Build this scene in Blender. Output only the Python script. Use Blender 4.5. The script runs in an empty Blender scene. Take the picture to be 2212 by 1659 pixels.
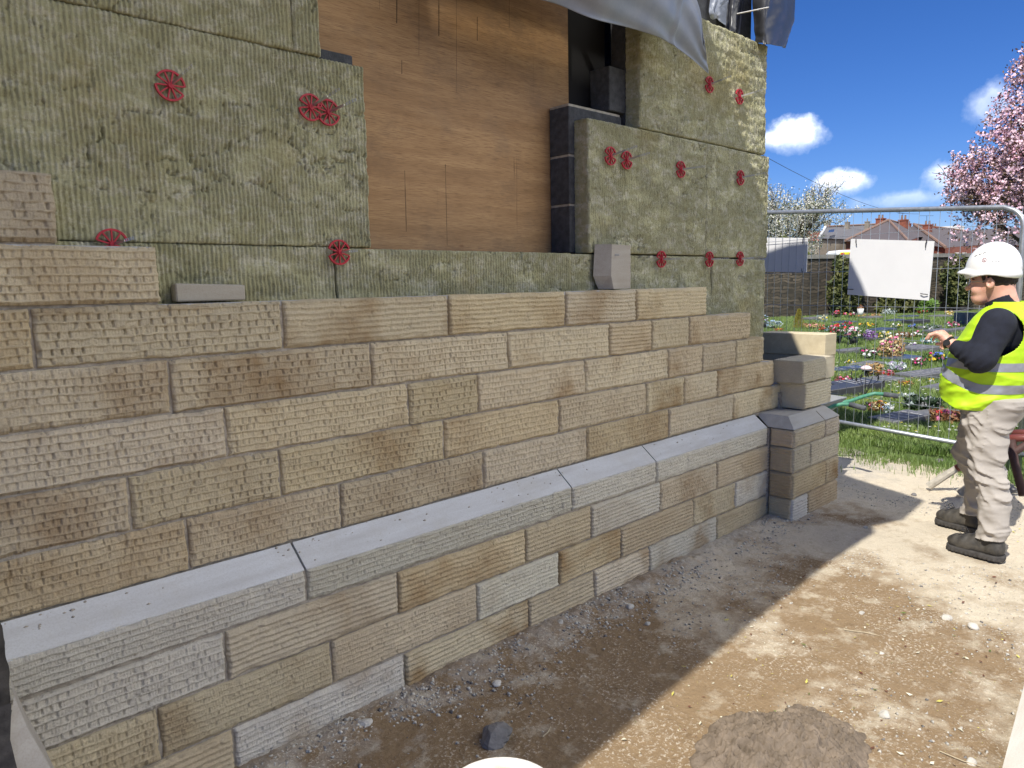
import bpy, math, random
import numpy as np
from mathutils import Vector, Matrix
R = math.radians
scene = bpy.context.scene
COL = scene.collection

# ------------------------------------------------------------------ camera
YAW, PIT, ROL, FPX, DIST, CAMZ = 0.76299, -0.13487, -0.02078, 1580.45, 2.41577, 1.6
_f = np.array([math.sin(YAW)*math.cos(PIT), math.cos(YAW)*math.cos(PIT), math.sin(PIT)])
_r = np.array([math.cos(YAW), -math.sin(YAW), 0.0]); _u = np.cross(_r, _f)
CR = _r*math.cos(ROL)+_u*math.sin(ROL); CU = -_r*math.sin(ROL)+_u*math.cos(ROL); CF = _f
CPOS = np.array([0.0, -DIST, CAMZ])
cd = bpy.data.cameras.new('camera'); cam = bpy.data.objects.new('camera', cd); COL.objects.link(cam)
cd.sensor_width = 36.0; cd.lens = FPX/2212*36.0; cd.clip_start = 0.05; cd.clip_end = 2000
M = Matrix.Identity(4)
for i in range(3):
    M[i][0] = CR[i]; M[i][1] = CU[i]; M[i][2] = -CF[i]; M[i][3] = CPOS[i]
cam.matrix_world = M
scene.camera = cam

def _ray(x, y): return CF*FPX + CR*(x-1106) - CU*(y-829.5)
def gp(x, y, z=0.0):
    v = _ray(x, y); return CPOS + v*((z-CAMZ)/v[2])
def yp(x, y, Y=0.0):
    v = _ray(x, y); return CPOS + v*((Y+DIST)/v[1])
def xp(x, y, X=0.0):
    v = _ray(x, y); return CPOS + v*(X/v[0])
def dp(x, y, dep):
    fh = np.array([CF[0], CF[1], 0]); fh /= np.linalg.norm(fh); v = _ray(x, y)
    return CPOS + v*(dep/(v@fh))

# ------------------------------------------------------------------ light
ELEV = R(52.0); PHI = R(12.0)
L = Vector((math.cos(ELEV)*math.cos(PHI), math.cos(ELEV)*math.sin(PHI), -math.sin(ELEV)))
sd = bpy.data.lights.new('sun', 'SUN'); sd.energy = 5.0; sd.angle = R(0.5); sd.color = (1.0, 0.955, 0.88)
so = bpy.data.objects.new('sun', sd); COL.objects.link(so); so.location = (-3, -1, 8)
so.rotation_euler = L.to_track_quat('-Z', 'Y').to_euler()
scene.view_settings.view_transform = 'Standard'; scene.view_settings.look = 'None'
scene.view_settings.exposure = 0.3; scene.view_settings.gamma = 1.0
scene.render.engine = 'CYCLES'

world = bpy.data.worlds.new('World'); scene.world = world; world.use_nodes = True
wn = world.node_tree; wn.nodes.clear(); wl = wn.links
def wnode(t, **k):
    n = wn.nodes.new(t)
    for a, b in k.items(): setattr(n, a, b)
    return n
sky = wnode('ShaderNodeTexSky', sky_type='NISHITA'); sky.sun_disc = False
sky.sun_elevation = ELEV; sky.sun_rotation = R(270) - PHI
sky.altitude = 200; sky.air_density = 1.0; sky.dust_density = 0.05; sky.ozone_density = 3.0
hs = wnode('ShaderNodeHueSaturation'); hs.inputs['Saturation'].default_value = 1.0
hs.inputs['Saturation'].default_value = 1.12
tint = wnode('ShaderNodeMix', data_type='RGBA', blend_type='MULTIPLY'); tint.inputs[0].default_value = 1.0; tint.inputs[7].default_value = (.40, .475, .72, 1)
wl.new(sky.outputs[0], tint.inputs[6]); wl.new(tint.outputs[2], hs.inputs['Color'])
geo = wnode('ShaderNodeTexCoord')
def vmath(op, a, b=None):
    n = wnode('ShaderNodeVectorMath', operation=op)
    for i, q in enumerate((a, b)):
        if q is None: continue
        if hasattr(q, 'is_linked') or hasattr(q, 'links'): wl.new(q, n.inputs[i])
        else: n.inputs[i].default_value = q
    return n
def smath(op, a, b=None, c=None, clamp=False):
    n = wnode('ShaderNodeMath', operation=op); n.use_clamp = clamp
    for i, q in enumerate((a, b, c)):
        if q is None: continue
        if isinstance(q, (int, float)): n.inputs[i].default_value = q
        else: wl.new(q, n.inputs[i])
    return n.outputs[0]
dirv = vmath('NORMALIZE', geo.outputs['Generated']).outputs[0]
nz = wnode('ShaderNodeTexNoise'); nz.inputs['Scale'].default_value = 28; nz.inputs['Detail'].default_value = 7; nz.inputs['Roughness'].default_value = 0.6
wl.new(dirv, nz.inputs['Vector'])
nz2 = wnode('ShaderNodeTexNoise'); nz2.inputs['Scale'].default_value = 60; nz2.inputs['Detail'].default_value = 5
wl.new(dirv, nz2.inputs['Vector'])
total = None; shade = None
# clouds: direction, half widths (radians across / up), strength
def cdir(x, y):
    v = _ray(x, y); return v/np.linalg.norm(v)
for (cx_, cy_, sx_, sy_, st) in [(1712, 292, 78, 44, .95), (1675, 300, 50, 34, .9), (1825, 392, 66, 31, .95), (1795, 396, 46, 20, .85), (2045, 378, 52, 38, .75),
                                 (1950, 432, 110, 22, .42), (2140, 225, 50, 48, .5), (2300, 300, 120, 70, .9), (1300, 250, 160, 70, 1.0), (2700, 430, 220, 60, .9)]:
    c = cdir(cx_, cy_); up = np.array([0, 0, 1.0]); ax = np.cross(c, up); ax /= np.linalg.norm(ax); ay = np.cross(ax, c)
    a = vmath('DOT_PRODUCT', dirv, tuple(ax*(FPX/sx_))).outputs['Value']
    b = vmath('DOT_PRODUCT', dirv, tuple(ay*(FPX/sy_))).outputs['Value']
    off = float(c@(ay*(FPX/sy_))); b = smath('SUBTRACT', b, off)
    fw = vmath('DOT_PRODUCT', dirv, tuple(c)).outputs['Value']
    # flatter base: lower half falls off faster
    d2 = smath('ADD', smath('MULTIPLY', a, a), smath('MULTIPLY', b, b))
    d = smath('SQRT', d2)
    v = smath('SUBTRACT', smath('ADD', 0.15, smath('MULTIPLY', nz.outputs[0], 1.45)), d)
    v = smath('MULTIPLY', v, 1.9, clamp=True)
    v = smath('MULTIPLY', v, smath('GREATER_THAN', fw, 0.3))
    v = smath('MULTIPLY', v, st)
    bb = smath('MULTIPLY', smath('ADD', b, 0.75), v)
    total = v if total is None else smath('MAXIMUM', total, v)
    shade = bb if shade is None else smath('MAXIMUM', shade, bb)
# added fill light: bright cloud patch placed in the unseen sky behind the camera
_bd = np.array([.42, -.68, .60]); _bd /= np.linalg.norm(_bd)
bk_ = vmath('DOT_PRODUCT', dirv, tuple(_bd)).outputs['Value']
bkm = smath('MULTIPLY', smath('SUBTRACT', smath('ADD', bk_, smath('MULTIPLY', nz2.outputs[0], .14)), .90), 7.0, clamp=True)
total = smath('MULTIPLY', total, smath('ADD', 0.35, nz2.outputs[0]), clamp=True)
cr = wnode('ShaderNodeMix', data_type='RGBA'); cr.inputs[6].default_value = (4.6, 5.6, 7.6, 1); cr.inputs[7].default_value = (11.5, 12.0, 12.8, 1)
wl.new(smath('MULTIPLY', shade, 1.15, clamp=True), cr.inputs[0])
mx = wnode('ShaderNodeMix', data_type='RGBA'); wl.new(total, mx.inputs[0]); wl.new(hs.outputs[0], mx.inputs[6]); wl.new(cr.outputs[2], mx.inputs[7])
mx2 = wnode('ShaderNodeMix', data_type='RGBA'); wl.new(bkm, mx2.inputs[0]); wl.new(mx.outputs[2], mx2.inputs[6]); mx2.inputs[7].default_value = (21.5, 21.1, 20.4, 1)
bg = wnode('ShaderNodeBackground'); bg.inputs['Strength'].default_value = 0.13
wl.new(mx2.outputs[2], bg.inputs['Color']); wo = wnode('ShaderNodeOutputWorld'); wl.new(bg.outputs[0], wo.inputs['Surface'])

# ------------------------------------------------------------------ helpers
RNG = np.random.default_rng(7); random.seed(7)
_tab = np.random.default_rng(99).random((256, 256)).astype(np.float32)
def vnoise(x, y, seed=0):
    x = np.asarray(x, dtype=np.float64)+seed*17.31; y = np.asarray(y, dtype=np.float64)+seed*9.73
    xi = np.floor(x).astype(int); yi = np.floor(y).astype(int); fx = x-xi; fy = y-yi
    fx = fx*fx*(3-2*fx); fy = fy*fy*(3-2*fy)
    a = _tab[xi & 255, yi & 255]; b = _tab[(xi+1) & 255, yi & 255]; c = _tab[xi & 255, (yi+1) & 255]; d = _tab[(xi+1) & 255, (yi+1) & 255]
    return (a*(1-fx)+b*fx)*(1-fy)+(c*(1-fx)+d*fx)*fy
def fbm(x, y, seed=0, oct=4):
    s = 0; a = .5; t = 0
    for o in range(oct):
        s = s+a*vnoise(x*2**o, y*2**o, seed+o*3); t += a; a *= .5
    return s/t
def new_obj(name, me, mat, parent=None, smooth=False):
    o = bpy.data.objects.new(name, me); COL.objects.link(o)
    if mat is not None:
        for m in (mat if isinstance(mat, (list, tuple)) else [mat]): me.materials.append(m)
    if parent is not None: o.parent = parent
    if smooth and len(me.polygons): me.polygons.foreach_set('use_smooth', np.ones(len(me.polygons), dtype=bool))
    return o
def mesh(name, verts, faces, mat, parent=None, smooth=False, mi=None):
    verts = np.asarray(verts, dtype=np.float32).reshape(-1, 3)
    me = bpy.data.meshes.new(name)
    if isinstance(faces, np.ndarray):
        n, k = faces.shape
        me.vertices.add(len(verts)); me.vertices.foreach_set('co', verts.ravel())
        me.loops.add(n*k); me.loops.foreach_set('vertex_index', faces.ravel().astype(np.int32))
        me.polygons.add(n); me.polygons.foreach_set('loop_start', np.arange(0, n*k, k, dtype=np.int32))
        me.polygons.foreach_set('loop_total', np.full(n, k, dtype=np.int32))
        me.update(calc_edges=True)
    else:
        me.from_pydata([tuple(v) for v in verts.tolist()], [], [tuple(f) for f in faces]); me.update()
    if mi is not None: me.polygons.foreach_set('material_index', np.asarray(mi, dtype=np.int32))
    return new_obj(name, me, mat, parent, smooth)
def empty(name, loc, label, cat, group=None, kind=None):
    o = bpy.data.objects.new(name, None); COL.objects.link(o); o.location = loc; o.empty_display_size = .1
    bpy.context.view_layer.update() if False else None
    return tag(o, label, cat, group, kind)
def tag(o, label=None, cat=None, group=None, kind=None):
    if label: o['label'] = label
    if cat: o['category'] = cat
    if group: o['group'] = group
    if kind: o['kind'] = kind
    return o
def keep(o, parent):                       # parent keeping world coordinates (parts are modelled in place)
    o.parent = parent
    o.matrix_parent_inverse = Matrix.Translation(-Vector(parent.location)) if parent.type == 'EMPTY' else Matrix.Identity(4)
    return o
class MB:
    def __init__(s): s.v = []; s.f = []; s.m = []
    def add(s, v, f, m=0):
        b = len(s.v); s.v += [tuple(map(float, p)) for p in v]; s.f += [tuple(b+i for i in q) for q in f]; s.m += [m]*len(f)
    def box(s, lo, hi, m=0, rot=None, c=None, bev=0.0):
        x0, y0, z0 = lo; x1, y1, z1 = hi
        if bev > 0:
            b = bev; V = []
            idx = {}
            for sx in (0, 1):
                for sy in (0, 1):
                    for sz in (0, 1):
                        X = (x0, x1)[sx]; Y = (y0, y1)[sy]; Z = (z0, z1)[sz]; dx = b*(1-2*sx); dy = b*(1-2*sy); dz = b*(1-2*sz)
                        for a, p in (('x', (X, Y+dy, Z+dz)), ('y', (X+dx, Y, Z+dz)), ('z', (X+dx, Y+dy, Z))):
                            idx[(sx, sy, sz, a)] = len(V); V.append(p)
            g = lambda *k: idx[k]
            F = []
            for sx in (0, 1): F.append([g(sx, 0, 0, 'x'), g(sx, 1, 0, 'x'), g(sx, 1, 1, 'x'), g(sx, 0, 1, 'x')])
            for sy in (0, 1): F.append([g(0, sy, 0, 'y'), g(1, sy, 0, 'y'), g(1, sy, 1, 'y'), g(0, sy, 1, 'y')])
            for sz in (0, 1): F.append([g(0, 0, sz, 'z'), g(1, 0, sz, 'z'), g(1, 1, sz, 'z'), g(0, 1, sz, 'z')])
            for a in (0, 1):
                for c2 in (0, 1):
                    F.append([g(a, c2, 0, 'x'), g(a, c2, 1, 'x'), g(a, c2, 1, 'y'), g(a, c2, 0, 'y')])
                    F.append([g(a, 0, c2, 'x'), g(a, 1, c2, 'x'), g(a, 1, c2, 'z'), g(a, 0, c2, 'z')])
                    F.append([g(0, a, c2, 'y'), g(1, a, c2, 'y'), g(1, a, c2, 'z'), g(0, a, c2, 'z')])
            for sx in (0, 1):
                for sy in (0, 1):
                    for sz in (0, 1): F.append([g(sx, sy, sz, 'x'), g(sx, sy, sz, 'y'), g(sx, sy, sz, 'z')])
        else:
            V = [(x0, y0, z0), (x1, y0, z0), (x1, y1, z0), (x0, y1, z0), (x0, y0, z1), (x1, y0, z1), (x1, y1, z1), (x0, y1, z1)]
            F = [(0, 3, 2, 1), (4, 5, 6, 7), (0, 1, 5, 4), (1, 2, 6, 5), (2, 3, 7, 6), (3, 0, 4, 7)]
        if rot is not None:
            C = Vector(c if c is not None else ((x0+x1)/2, (y0+y1)/2, (z0+z1)/2)); V = [C+rot @ (Vector(p)-C) for p in V]
        s.add(V, F, m)
    def tube(s, pts, r, n=8, m=0, cap=True):
        pts = [Vector(p) for p in pts]; k = len(pts); rr = r if isinstance(r, (list, tuple)) else [r]*k
        T = []
        for i in range(k):
            a = pts[max(i-1, 0)]; b = pts[min(i+1, k-1)]; T.append((b-a).normalized())
        up = Vector((0, 0, 1)) if abs(T[0].z) < .9 else Vector((1, 0, 0))
        n1 = T[0].cross(up).normalized(); V = []
        for i in range(k):
            n1 = (n1 - T[i]*n1.dot(T[i])).normalized(); n2 = T[i].cross(n1)
            for j in range(n):
                a = 2*math.pi*j/n; V.append(pts[i]+(n1*math.cos(a)+n2*math.sin(a))*rr[i])
        F = [(i*n+j, i*n+(j+1) % n, (i+1)*n+(j+1) % n, (i+1)*n+j) for i in range(k-1) for j in range(n)]
        if cap: F += [tuple(range(n-1, -1, -1)), tuple((k-1)*n+j for j in range(n))]
        s.add(V, F, m)
    def lathe(s, prof, c, n=24, m=0, sx=1, sy=1):
        V = []; k = len(prof)
        for (r, z) in prof:
            for j in range(n):
                a = 2*math.pi*j/n; V.append((c[0]+r*sx*math.cos(a), c[1]+r*sy*math.sin(a), c[2]+z))
        F = [(i*n+j, i*n+(j+1) % n, (i+1)*n+(j+1) % n, (i+1)*n+j) for i in range(k-1) for j in range(n)]
        s.add(V, F, m)
    def build(s, name, mat, parent=None, smooth=False):
        me = bpy.data.meshes.new(name); me.from_pydata(s.v, [], s.f); me.update()
        if isinstance(mat, (list, tuple)): me.polygons.foreach_set('material_index', s.m)
        o = new_obj(name, me, mat, None, smooth)
        if parent is not None: keep(o, parent)
        return o
def grid_faces(nx, ny):
    i = np.arange(nx-1)[:, None]; j = np.arange(ny-1)[None, :]; a = i*ny+j
    return np.stack([a, a+ny, a+ny+1, a+1], -1).reshape(-1, 4)

# ------------------------------------------------------------------ materials
def nodes_of(name):
    m = bpy.data.materials.new(name); m.use_nodes = True; nt = m.node_tree; b = nt.nodes['Principled BSDF']; return m, nt, b
def N(nt, t, **k):
    n = nt.nodes.new(t)
    for a, b in k.items():
        if a in ('Scale', 'Detail', 'Roughness', 'Distortion', 'Strength', 'Distance', 'Randomness', 'W'): n.inputs[a].default_value = b
        else: setattr(n, a, b)
    return n
def ramp(nt, src, stops):
    r = N(nt, 'ShaderNodeValToRGB'); el = r.color_ramp.elements
    while len(el) < len(stops): el.new(.5)
    for e, (p, c) in zip(el, stops): e.position = p; e.color = (c, c, c, 1) if isinstance(c, (int, float)) else (*c, 1)
    nt.links.new(src, r.inputs[0]); return r.outputs[0]
def mixc(nt, fac, a, b, mode='MIX'):
    n = N(nt, 'ShaderNodeMix', data_type='RGBA', blend_type=mode)
    for i, q in ((0, fac), (6, a), (7, b)):
        if isinstance(q, (int, float)): n.inputs[i].default_value = q
        elif isinstance(q, tuple): n.inputs[i].default_value = (*q, 1) if len(q) == 3 else q
        else: nt.links.new(q, n.inputs[i])
    return n.outputs[2]
def coords(nt, scale=(1, 1, 1), rnd=0.0, kind='Object'):
    tc = N(nt, 'ShaderNodeTexCoord'); mp = N(nt, 'ShaderNodeMapping'); mp.inputs['Scale'].default_value = scale
    nt.links.new(tc.outputs[kind], mp.inputs[0])
    if rnd:
        oi = N(nt, 'ShaderNodeObjectInfo'); mm = N(nt, 'ShaderNodeMath', operation='MULTIPLY'); mm.inputs[1].default_value = rnd
        nt.links.new(oi.outputs['Random'], mm.inputs[0]); nt.links.new(mm.outputs[0], mp.inputs['Location'])
    return mp.outputs[0]
def noise(nt, vec, scale, detail=4, rough=.55):
    n = N(nt, 'ShaderNodeTexNoise', Scale=scale, Detail=detail, Roughness=rough); nt.links.new(vec, n.inputs['Vector']); return n.outputs[0]
def bump(nt, b, h, strength=.3, dist=.01, prev=None):
    n = N(nt, 'ShaderNodeBump', Strength=strength, Distance=dist); nt.links.new(h, n.inputs['Height'])
    if prev is not None: nt.links.new(prev, n.inputs['Normal'])
    nt.links.new(n.outputs[0], b.inputs['Normal']); return n.outputs[0]
def simple(name, col, rough=.6, var=.25, vs=8, bs=0.0, bsc=60, metal=0, spec=.5, trans=0, col2=None):
    m, nt, b = nodes_of(name); v = coords(nt)
    n = noise(nt, v, vs, 5)
    c2 = col2 if col2 else tuple(c*(1-var) for c in col)
    c = mixc(nt, ramp(nt, n, [(.35, 0.0), (.65, 1.0)]), col, c2); nt.links.new(c, b.inputs['Base Color'])
    b.inputs['Roughness'].default_value = rough; b.inputs['Metallic'].default_value = metal; b.inputs['Specular IOR Level'].default_value = spec
    if bs: bump(nt, b, noise(nt, v, bsc, 4), bs, .004)
    if trans: b.inputs['Transmission Weight'].default_value = trans
    return m

def mat_sandstone():
    m, nt, b = nodes_of('sandstone'); v = coords(nt, rnd=40)
    oi = N(nt, 'ShaderNodeObjectInfo')
    n1 = noise(nt, v, 3.2, 3); n2 = noise(nt, v, 22, 5, .65); n3 = noise(nt, v, 260, 3)
    base = oi.outputs['Color']
    brown = mixc(nt, 1.0, base, (.50, .37, .24), 'MULTIPLY')
    k = N(nt, 'ShaderNodeMath', operation='MULTIPLY'); nt.links.new(ramp(nt, n1, [(.48, 0.0), (.66, 1.0)]), k.inputs[0]); nt.links.new(ramp(nt, n2, [(.25, .45), (.6, 1.0)]), k.inputs[1])
    al = N(nt, 'ShaderNodeMath', operation='MULTIPLY'); nt.links.new(k.outputs[0], al.inputs[0]); nt.links.new(oi.outputs['Alpha'], al.inputs[1])
    c = mixc(nt, al.outputs[0], base, brown)
    c = mixc(nt, ramp(nt, n2, [(.3, .0), (.75, .45)]), c, mixc(nt, 1.0, c, (1.35, 1.35, 1.32), 'MULTIPLY'))
    c = mixc(nt, ramp(nt, n3, [(.3, .28), (.6, .0)]), c, mixc(nt, 1.0, c, (.55, .5, .44), 'MULTIPLY'))
    nt.links.new(c, b.inputs['Base Color']); b.inputs['Roughness'].default_value = .92; b.inputs['Specular IOR Level'].default_value = .2
    bump(nt, b, noise(nt, v, 110, 8, .75), .95, .010)
    return m
def mat_sawn():
    m, nt, b = nodes_of('sawn_stone'); v = coords(nt, (1, 8, 8), rnd=20); v2 = coords(nt)
    oi = N(nt, 'ShaderNodeObjectInfo'); n = noise(nt, v, 3, 5); n2 = noise(nt, v2, 200, 3); n4 = noise(nt, v2, 5, 6, .7)
    c = mixc(nt, ramp(nt, n, [(.3, 0.0), (.7, 1.0)]), oi.outputs['Color'], mixc(nt, 1.0, oi.outputs['Color'], (.82, .8, .78), 'MULTIPLY'))
    c = mixc(nt, ramp(nt, n4, [(.5, 0.0), (.75, .5)]), c, mixc(nt, 1.0, oi.outputs['Color'], (.78, .72, .62), 'MULTIPLY'))
    c = mixc(nt, ramp(nt, n2, [(.3, .3), (.55, 0.0)]), c, mixc(nt, 1.0, oi.outputs['Color'], (.6, .56, .5), 'MULTIPLY'))
    nt.links.new(c, b.inputs['Base Color']); b.inputs['Roughness'].default_value = .85; b.inputs['Specular IOR Level'].default_value = .25
    n6 = noise(nt, v2, 26, 7, .75); c = mixc(nt, ramp(nt, n6, [(.60, 0.0), (.72, .35)]), c, (.38, .34, .28)); nt.links.new(c, b.inputs['Base Color'])
    bump(nt, b, n6, .4, .003)
    return m
def mat_wool():
    m, nt, b = nodes_of('mineral_wool'); v = coords(nt, rnd=12)
    n1 = noise(nt, v, 4, 5, .65); n2 = noise(nt, v, 45, 6, .75); vs = coords(nt, (9, 9, 13), rnd=12); n3 = noise(nt, vs, 1.6, 7, .75)
    c = mixc(nt, ramp(nt, n1, [(.3, 0.0), (.7, 1.0)]), (.365, .352, .20), (.45, .435, .275))
    c = mixc(nt, ramp(nt, n3, [(.48, 0.0), (.64, .7)]), c, (.64, .62, .49))
    c = mixc(nt, ramp(nt, n2, [(.28, .6), (.48, 0.0)]), c, (.16, .148, .07))
    n5 = noise(nt, v, 2.1, 3); c = mixc(nt, ramp(nt, n5, [(.55, 0.0), (.75, .5)]), c, (.36, .29, .11))
    nt.links.new(c, b.inputs['Base Color']); b.inputs['Roughness'].default_value = 1.0; b.inputs['Specular IOR Level'].default_value = .05
    bump(nt, b, n2, 1.0, .014)
    return m
def mat_ply():
    m, nt, b = nodes_of('plywood'); v = coords(nt, (1.1, 1, 13)); v1 = coords(nt)
    w = noise(nt, v, 2.2, 7, .62); f = noise(nt, coords(nt, (6, 1, 160)), 2.5, 4, .6)
    c = mixc(nt, ramp(nt, w, [(.3, 0.0), (.7, 1.0)]), (.32, .185, .080), (.47, .295, .140))
    c = mixc(nt, ramp(nt, f, [(.3, .8), (.52, 0.0)]), c, (.15, .075, .032))
    d = noise(nt, v1, 2.6, 6, .7); c = mixc(nt, ramp(nt, d, [(.5, 0.0), (.72, .5)]), c, (.16, .115, .08))
    # saw drips and vertical stains
    st = noise(nt, coords(nt, (26, 1, .55)), 2.0, 3, .5); st2 = noise(nt, coords(nt, (5, 1, 2)), 1.3, 2)
    k = N(nt, 'ShaderNodeMath', operation='MULTIPLY'); nt.links.new(ramp(nt, st, [(.68, 0.0), (.75, 1.0)]), k.inputs[0]); nt.links.new(ramp(nt, st2, [(.45, 0.0), (.6, .8)]), k.inputs[1])
    c = mixc(nt, k.outputs[0], c, (.12, .06, .025))
    tc = N(nt, 'ShaderNodeTexCoord'); sp = N(nt, 'ShaderNodeSeparateXYZ'); nt.links.new(tc.outputs['Object'], sp.inputs[0])
    def mth(op, a, b_, c_=None):
        n = N(nt, 'ShaderNodeMath', operation=op)
        for i, q in enumerate((a, b_, c_)):
            if q is None: continue
            if isinstance(q, (int, float)): n.inputs[i].default_value = q
            else: nt.links.new(q, n.inputs[i])
        return n.outputs[0]
    wob = noise(nt, coords(nt, (40, 1, 9)), 2.0, 3)
    for (px_, y0_, y1_, wd) in [(874, 368, 500, .0045), (962, 355, 530, .0035), (857, -120, 50, .006), (948, -120, 78, .005), (1031, 36, 88, .004), (1100, -60, 60, .003), (868, 130, 160, .004), (820, -100, 20, .002), (905, -100, 120, .0018), (986, -100, 200, .0018)]:
        A = yp(px_, y0_, .337); B = yp(px_+(4 if y1_ > 300 else 0), y1_, .337)
        dx = mth('ABSOLUTE', mth('SUBTRACT', sp.outputs[0], mth('ADD', (A[0]+B[0])/2, mth('MULTIPLY', mth('SUBTRACT', sp.outputs[2], (A[2]+B[2])/2), -(B[0]-A[0])/(A[2]-B[2])))), 0)
        zin = mth('MULTIPLY', mth('LESS_THAN', sp.outputs[2], float(A[2])), mth('GREATER_THAN', sp.outputs[2], float(B[2])))
        mk = mth('MULTIPLY', mth('LESS_THAN', dx, mth('MULTIPLY', wob, wd)), zin)
        c = mixc(nt, mth('MULTIPLY', mk, .85), c, (.05, .028, .014))
    gr_ = noise(nt, coords(nt, (1.2, 1, 2.2)), 1.9, 6, .75); sh_ = noise(nt, coords(nt, (.7, 1, 5)), 1.2, 5, .7); c = mixc(nt, ramp(nt, sh_, [(.45, 0.0), (.65, .6)]), c, (.24, .135, .06)); c = mixc(nt, ramp(nt, gr_, [(.52, 0.0), (.70, .55)]), c, (.15, .095, .055))
    vo = N(nt, 'ShaderNodeTexVoronoi', Scale=2.1); nt.links.new(coords(nt, (1, 1, 2.6)), vo.inputs['Vector'])
    c = mixc(nt, ramp(nt, vo.outputs['Distance'], [(.0, .8), (.05, 0.0)]), c, (.16, .05, .02))
    nt.links.new(c, b.inputs['Base Color']); b.inputs['Roughness'].default_value = .62; b.inputs['Specular IOR Level'].default_value = .3
    bump(nt, b, f, .15, .002)
    return m
def mat_ground():
    m, nt, b = nodes_of('dusty_ground'); v = coords(nt)
    n1 = noise(nt, v, .95, 4, .6); n2 = noise(nt, v, 5.5, 6, .7); n3 = noise(nt, v, 70, 5, .7); n4 = noise(nt, v, 220, 3, .7)
    tc = N(nt, 'ShaderNodeTexCoord'); sp = N(nt, 'ShaderNodeSeparateXYZ'); nt.links.new(tc.outputs['Object'], sp.inputs[0])
    def mth(op, a, b_, c_=None):
        n = N(nt, 'ShaderNodeMath', operation=op)
        for i, q in enumerate((a, b_, c_)):
            if q is None: continue
            if isinstance(q, (int, float)): n.inputs[i].default_value = q
            else: nt.links.new(q, n.inputs[i])
        return n.outputs[0]
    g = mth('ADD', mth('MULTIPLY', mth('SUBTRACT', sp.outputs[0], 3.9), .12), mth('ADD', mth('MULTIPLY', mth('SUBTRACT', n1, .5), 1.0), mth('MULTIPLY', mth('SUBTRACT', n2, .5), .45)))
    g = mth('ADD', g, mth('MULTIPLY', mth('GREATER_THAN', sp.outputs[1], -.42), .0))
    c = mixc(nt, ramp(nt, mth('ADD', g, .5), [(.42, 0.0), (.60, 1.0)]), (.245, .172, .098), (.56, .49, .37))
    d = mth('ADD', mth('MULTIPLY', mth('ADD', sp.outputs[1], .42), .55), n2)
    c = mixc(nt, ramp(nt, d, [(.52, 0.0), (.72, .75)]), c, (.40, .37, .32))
    c = mixc(nt, ramp(nt, n2, [(.54, 0.0), (.66, .6)]), c, (.50, .44, .33))
    n7 = noise(nt, v, 2.6, 4, .6); sk = mth('MULTIPLY', ramp(nt, n3, [(.53, 0.0), (.65, .75)]), ramp(nt, n7, [(.42, .08), (.60, 1.0)])); c = mixc(nt, sk, c, (.68, .62, .51))
    n8 = noise(nt, v, 12, 6, .75); c = mixc(nt, ramp(nt, n8, [(.56, 0.0), (.70, .55)]), c, mixc(nt, 1.0, c, (.55, .50, .45), 'MULTIPLY'))
    c = mixc(nt, ramp(nt, n4, [(.28, .6), (.45, 0.0)]), c, (.16, .11, .06))
    nt.links.new(c, b.inputs['Base Color']); b.inputs['Roughness'].default_value = .95; b.inputs['Specular IOR Level'].default_value = .15
    p = bump(nt, b, n2, .25, .03); bump(nt, b, n3, .8, .009, p)
    return m
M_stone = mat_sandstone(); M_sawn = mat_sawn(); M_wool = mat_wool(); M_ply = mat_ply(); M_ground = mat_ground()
M_mortar = simple('mortar', (.43, .385, .315), .95, .35, 40, .9, 170, spec=.1)
M_block = simple('concrete_block', (.092, .096, .102), .95, .35, 30, 1.0, 190, spec=.15)
M_red = simple('red_plastic', (.42, .004, .022), .55, .2, 30)
M_steel = simple('stainless_steel', (.62, .61, .58), .35, .2, 60, metal=.85)
M_galv = simple('galvanised_steel', (.50, .53, .55), .42, .25, 25, .1, 90, metal=.7)
M_white = simple('white_board', (.80, .80, .79), .5, .03, 6)
M_black = simple('black_plastic', (.015, .015, .017), .5, .2, 20)
M_rock = simple('rock', (.60, .57, .50), .95, .35, 25, .8, 90, spec=.15)
M_darkrock = simple('dark_rock', (.24, .23, .22), .95, .4, 12, .8, 70, spec=.15)
M_timber = simple('weathered_timber', (.30, .22, .13), .85, .4, 9, .3, 60)
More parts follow.
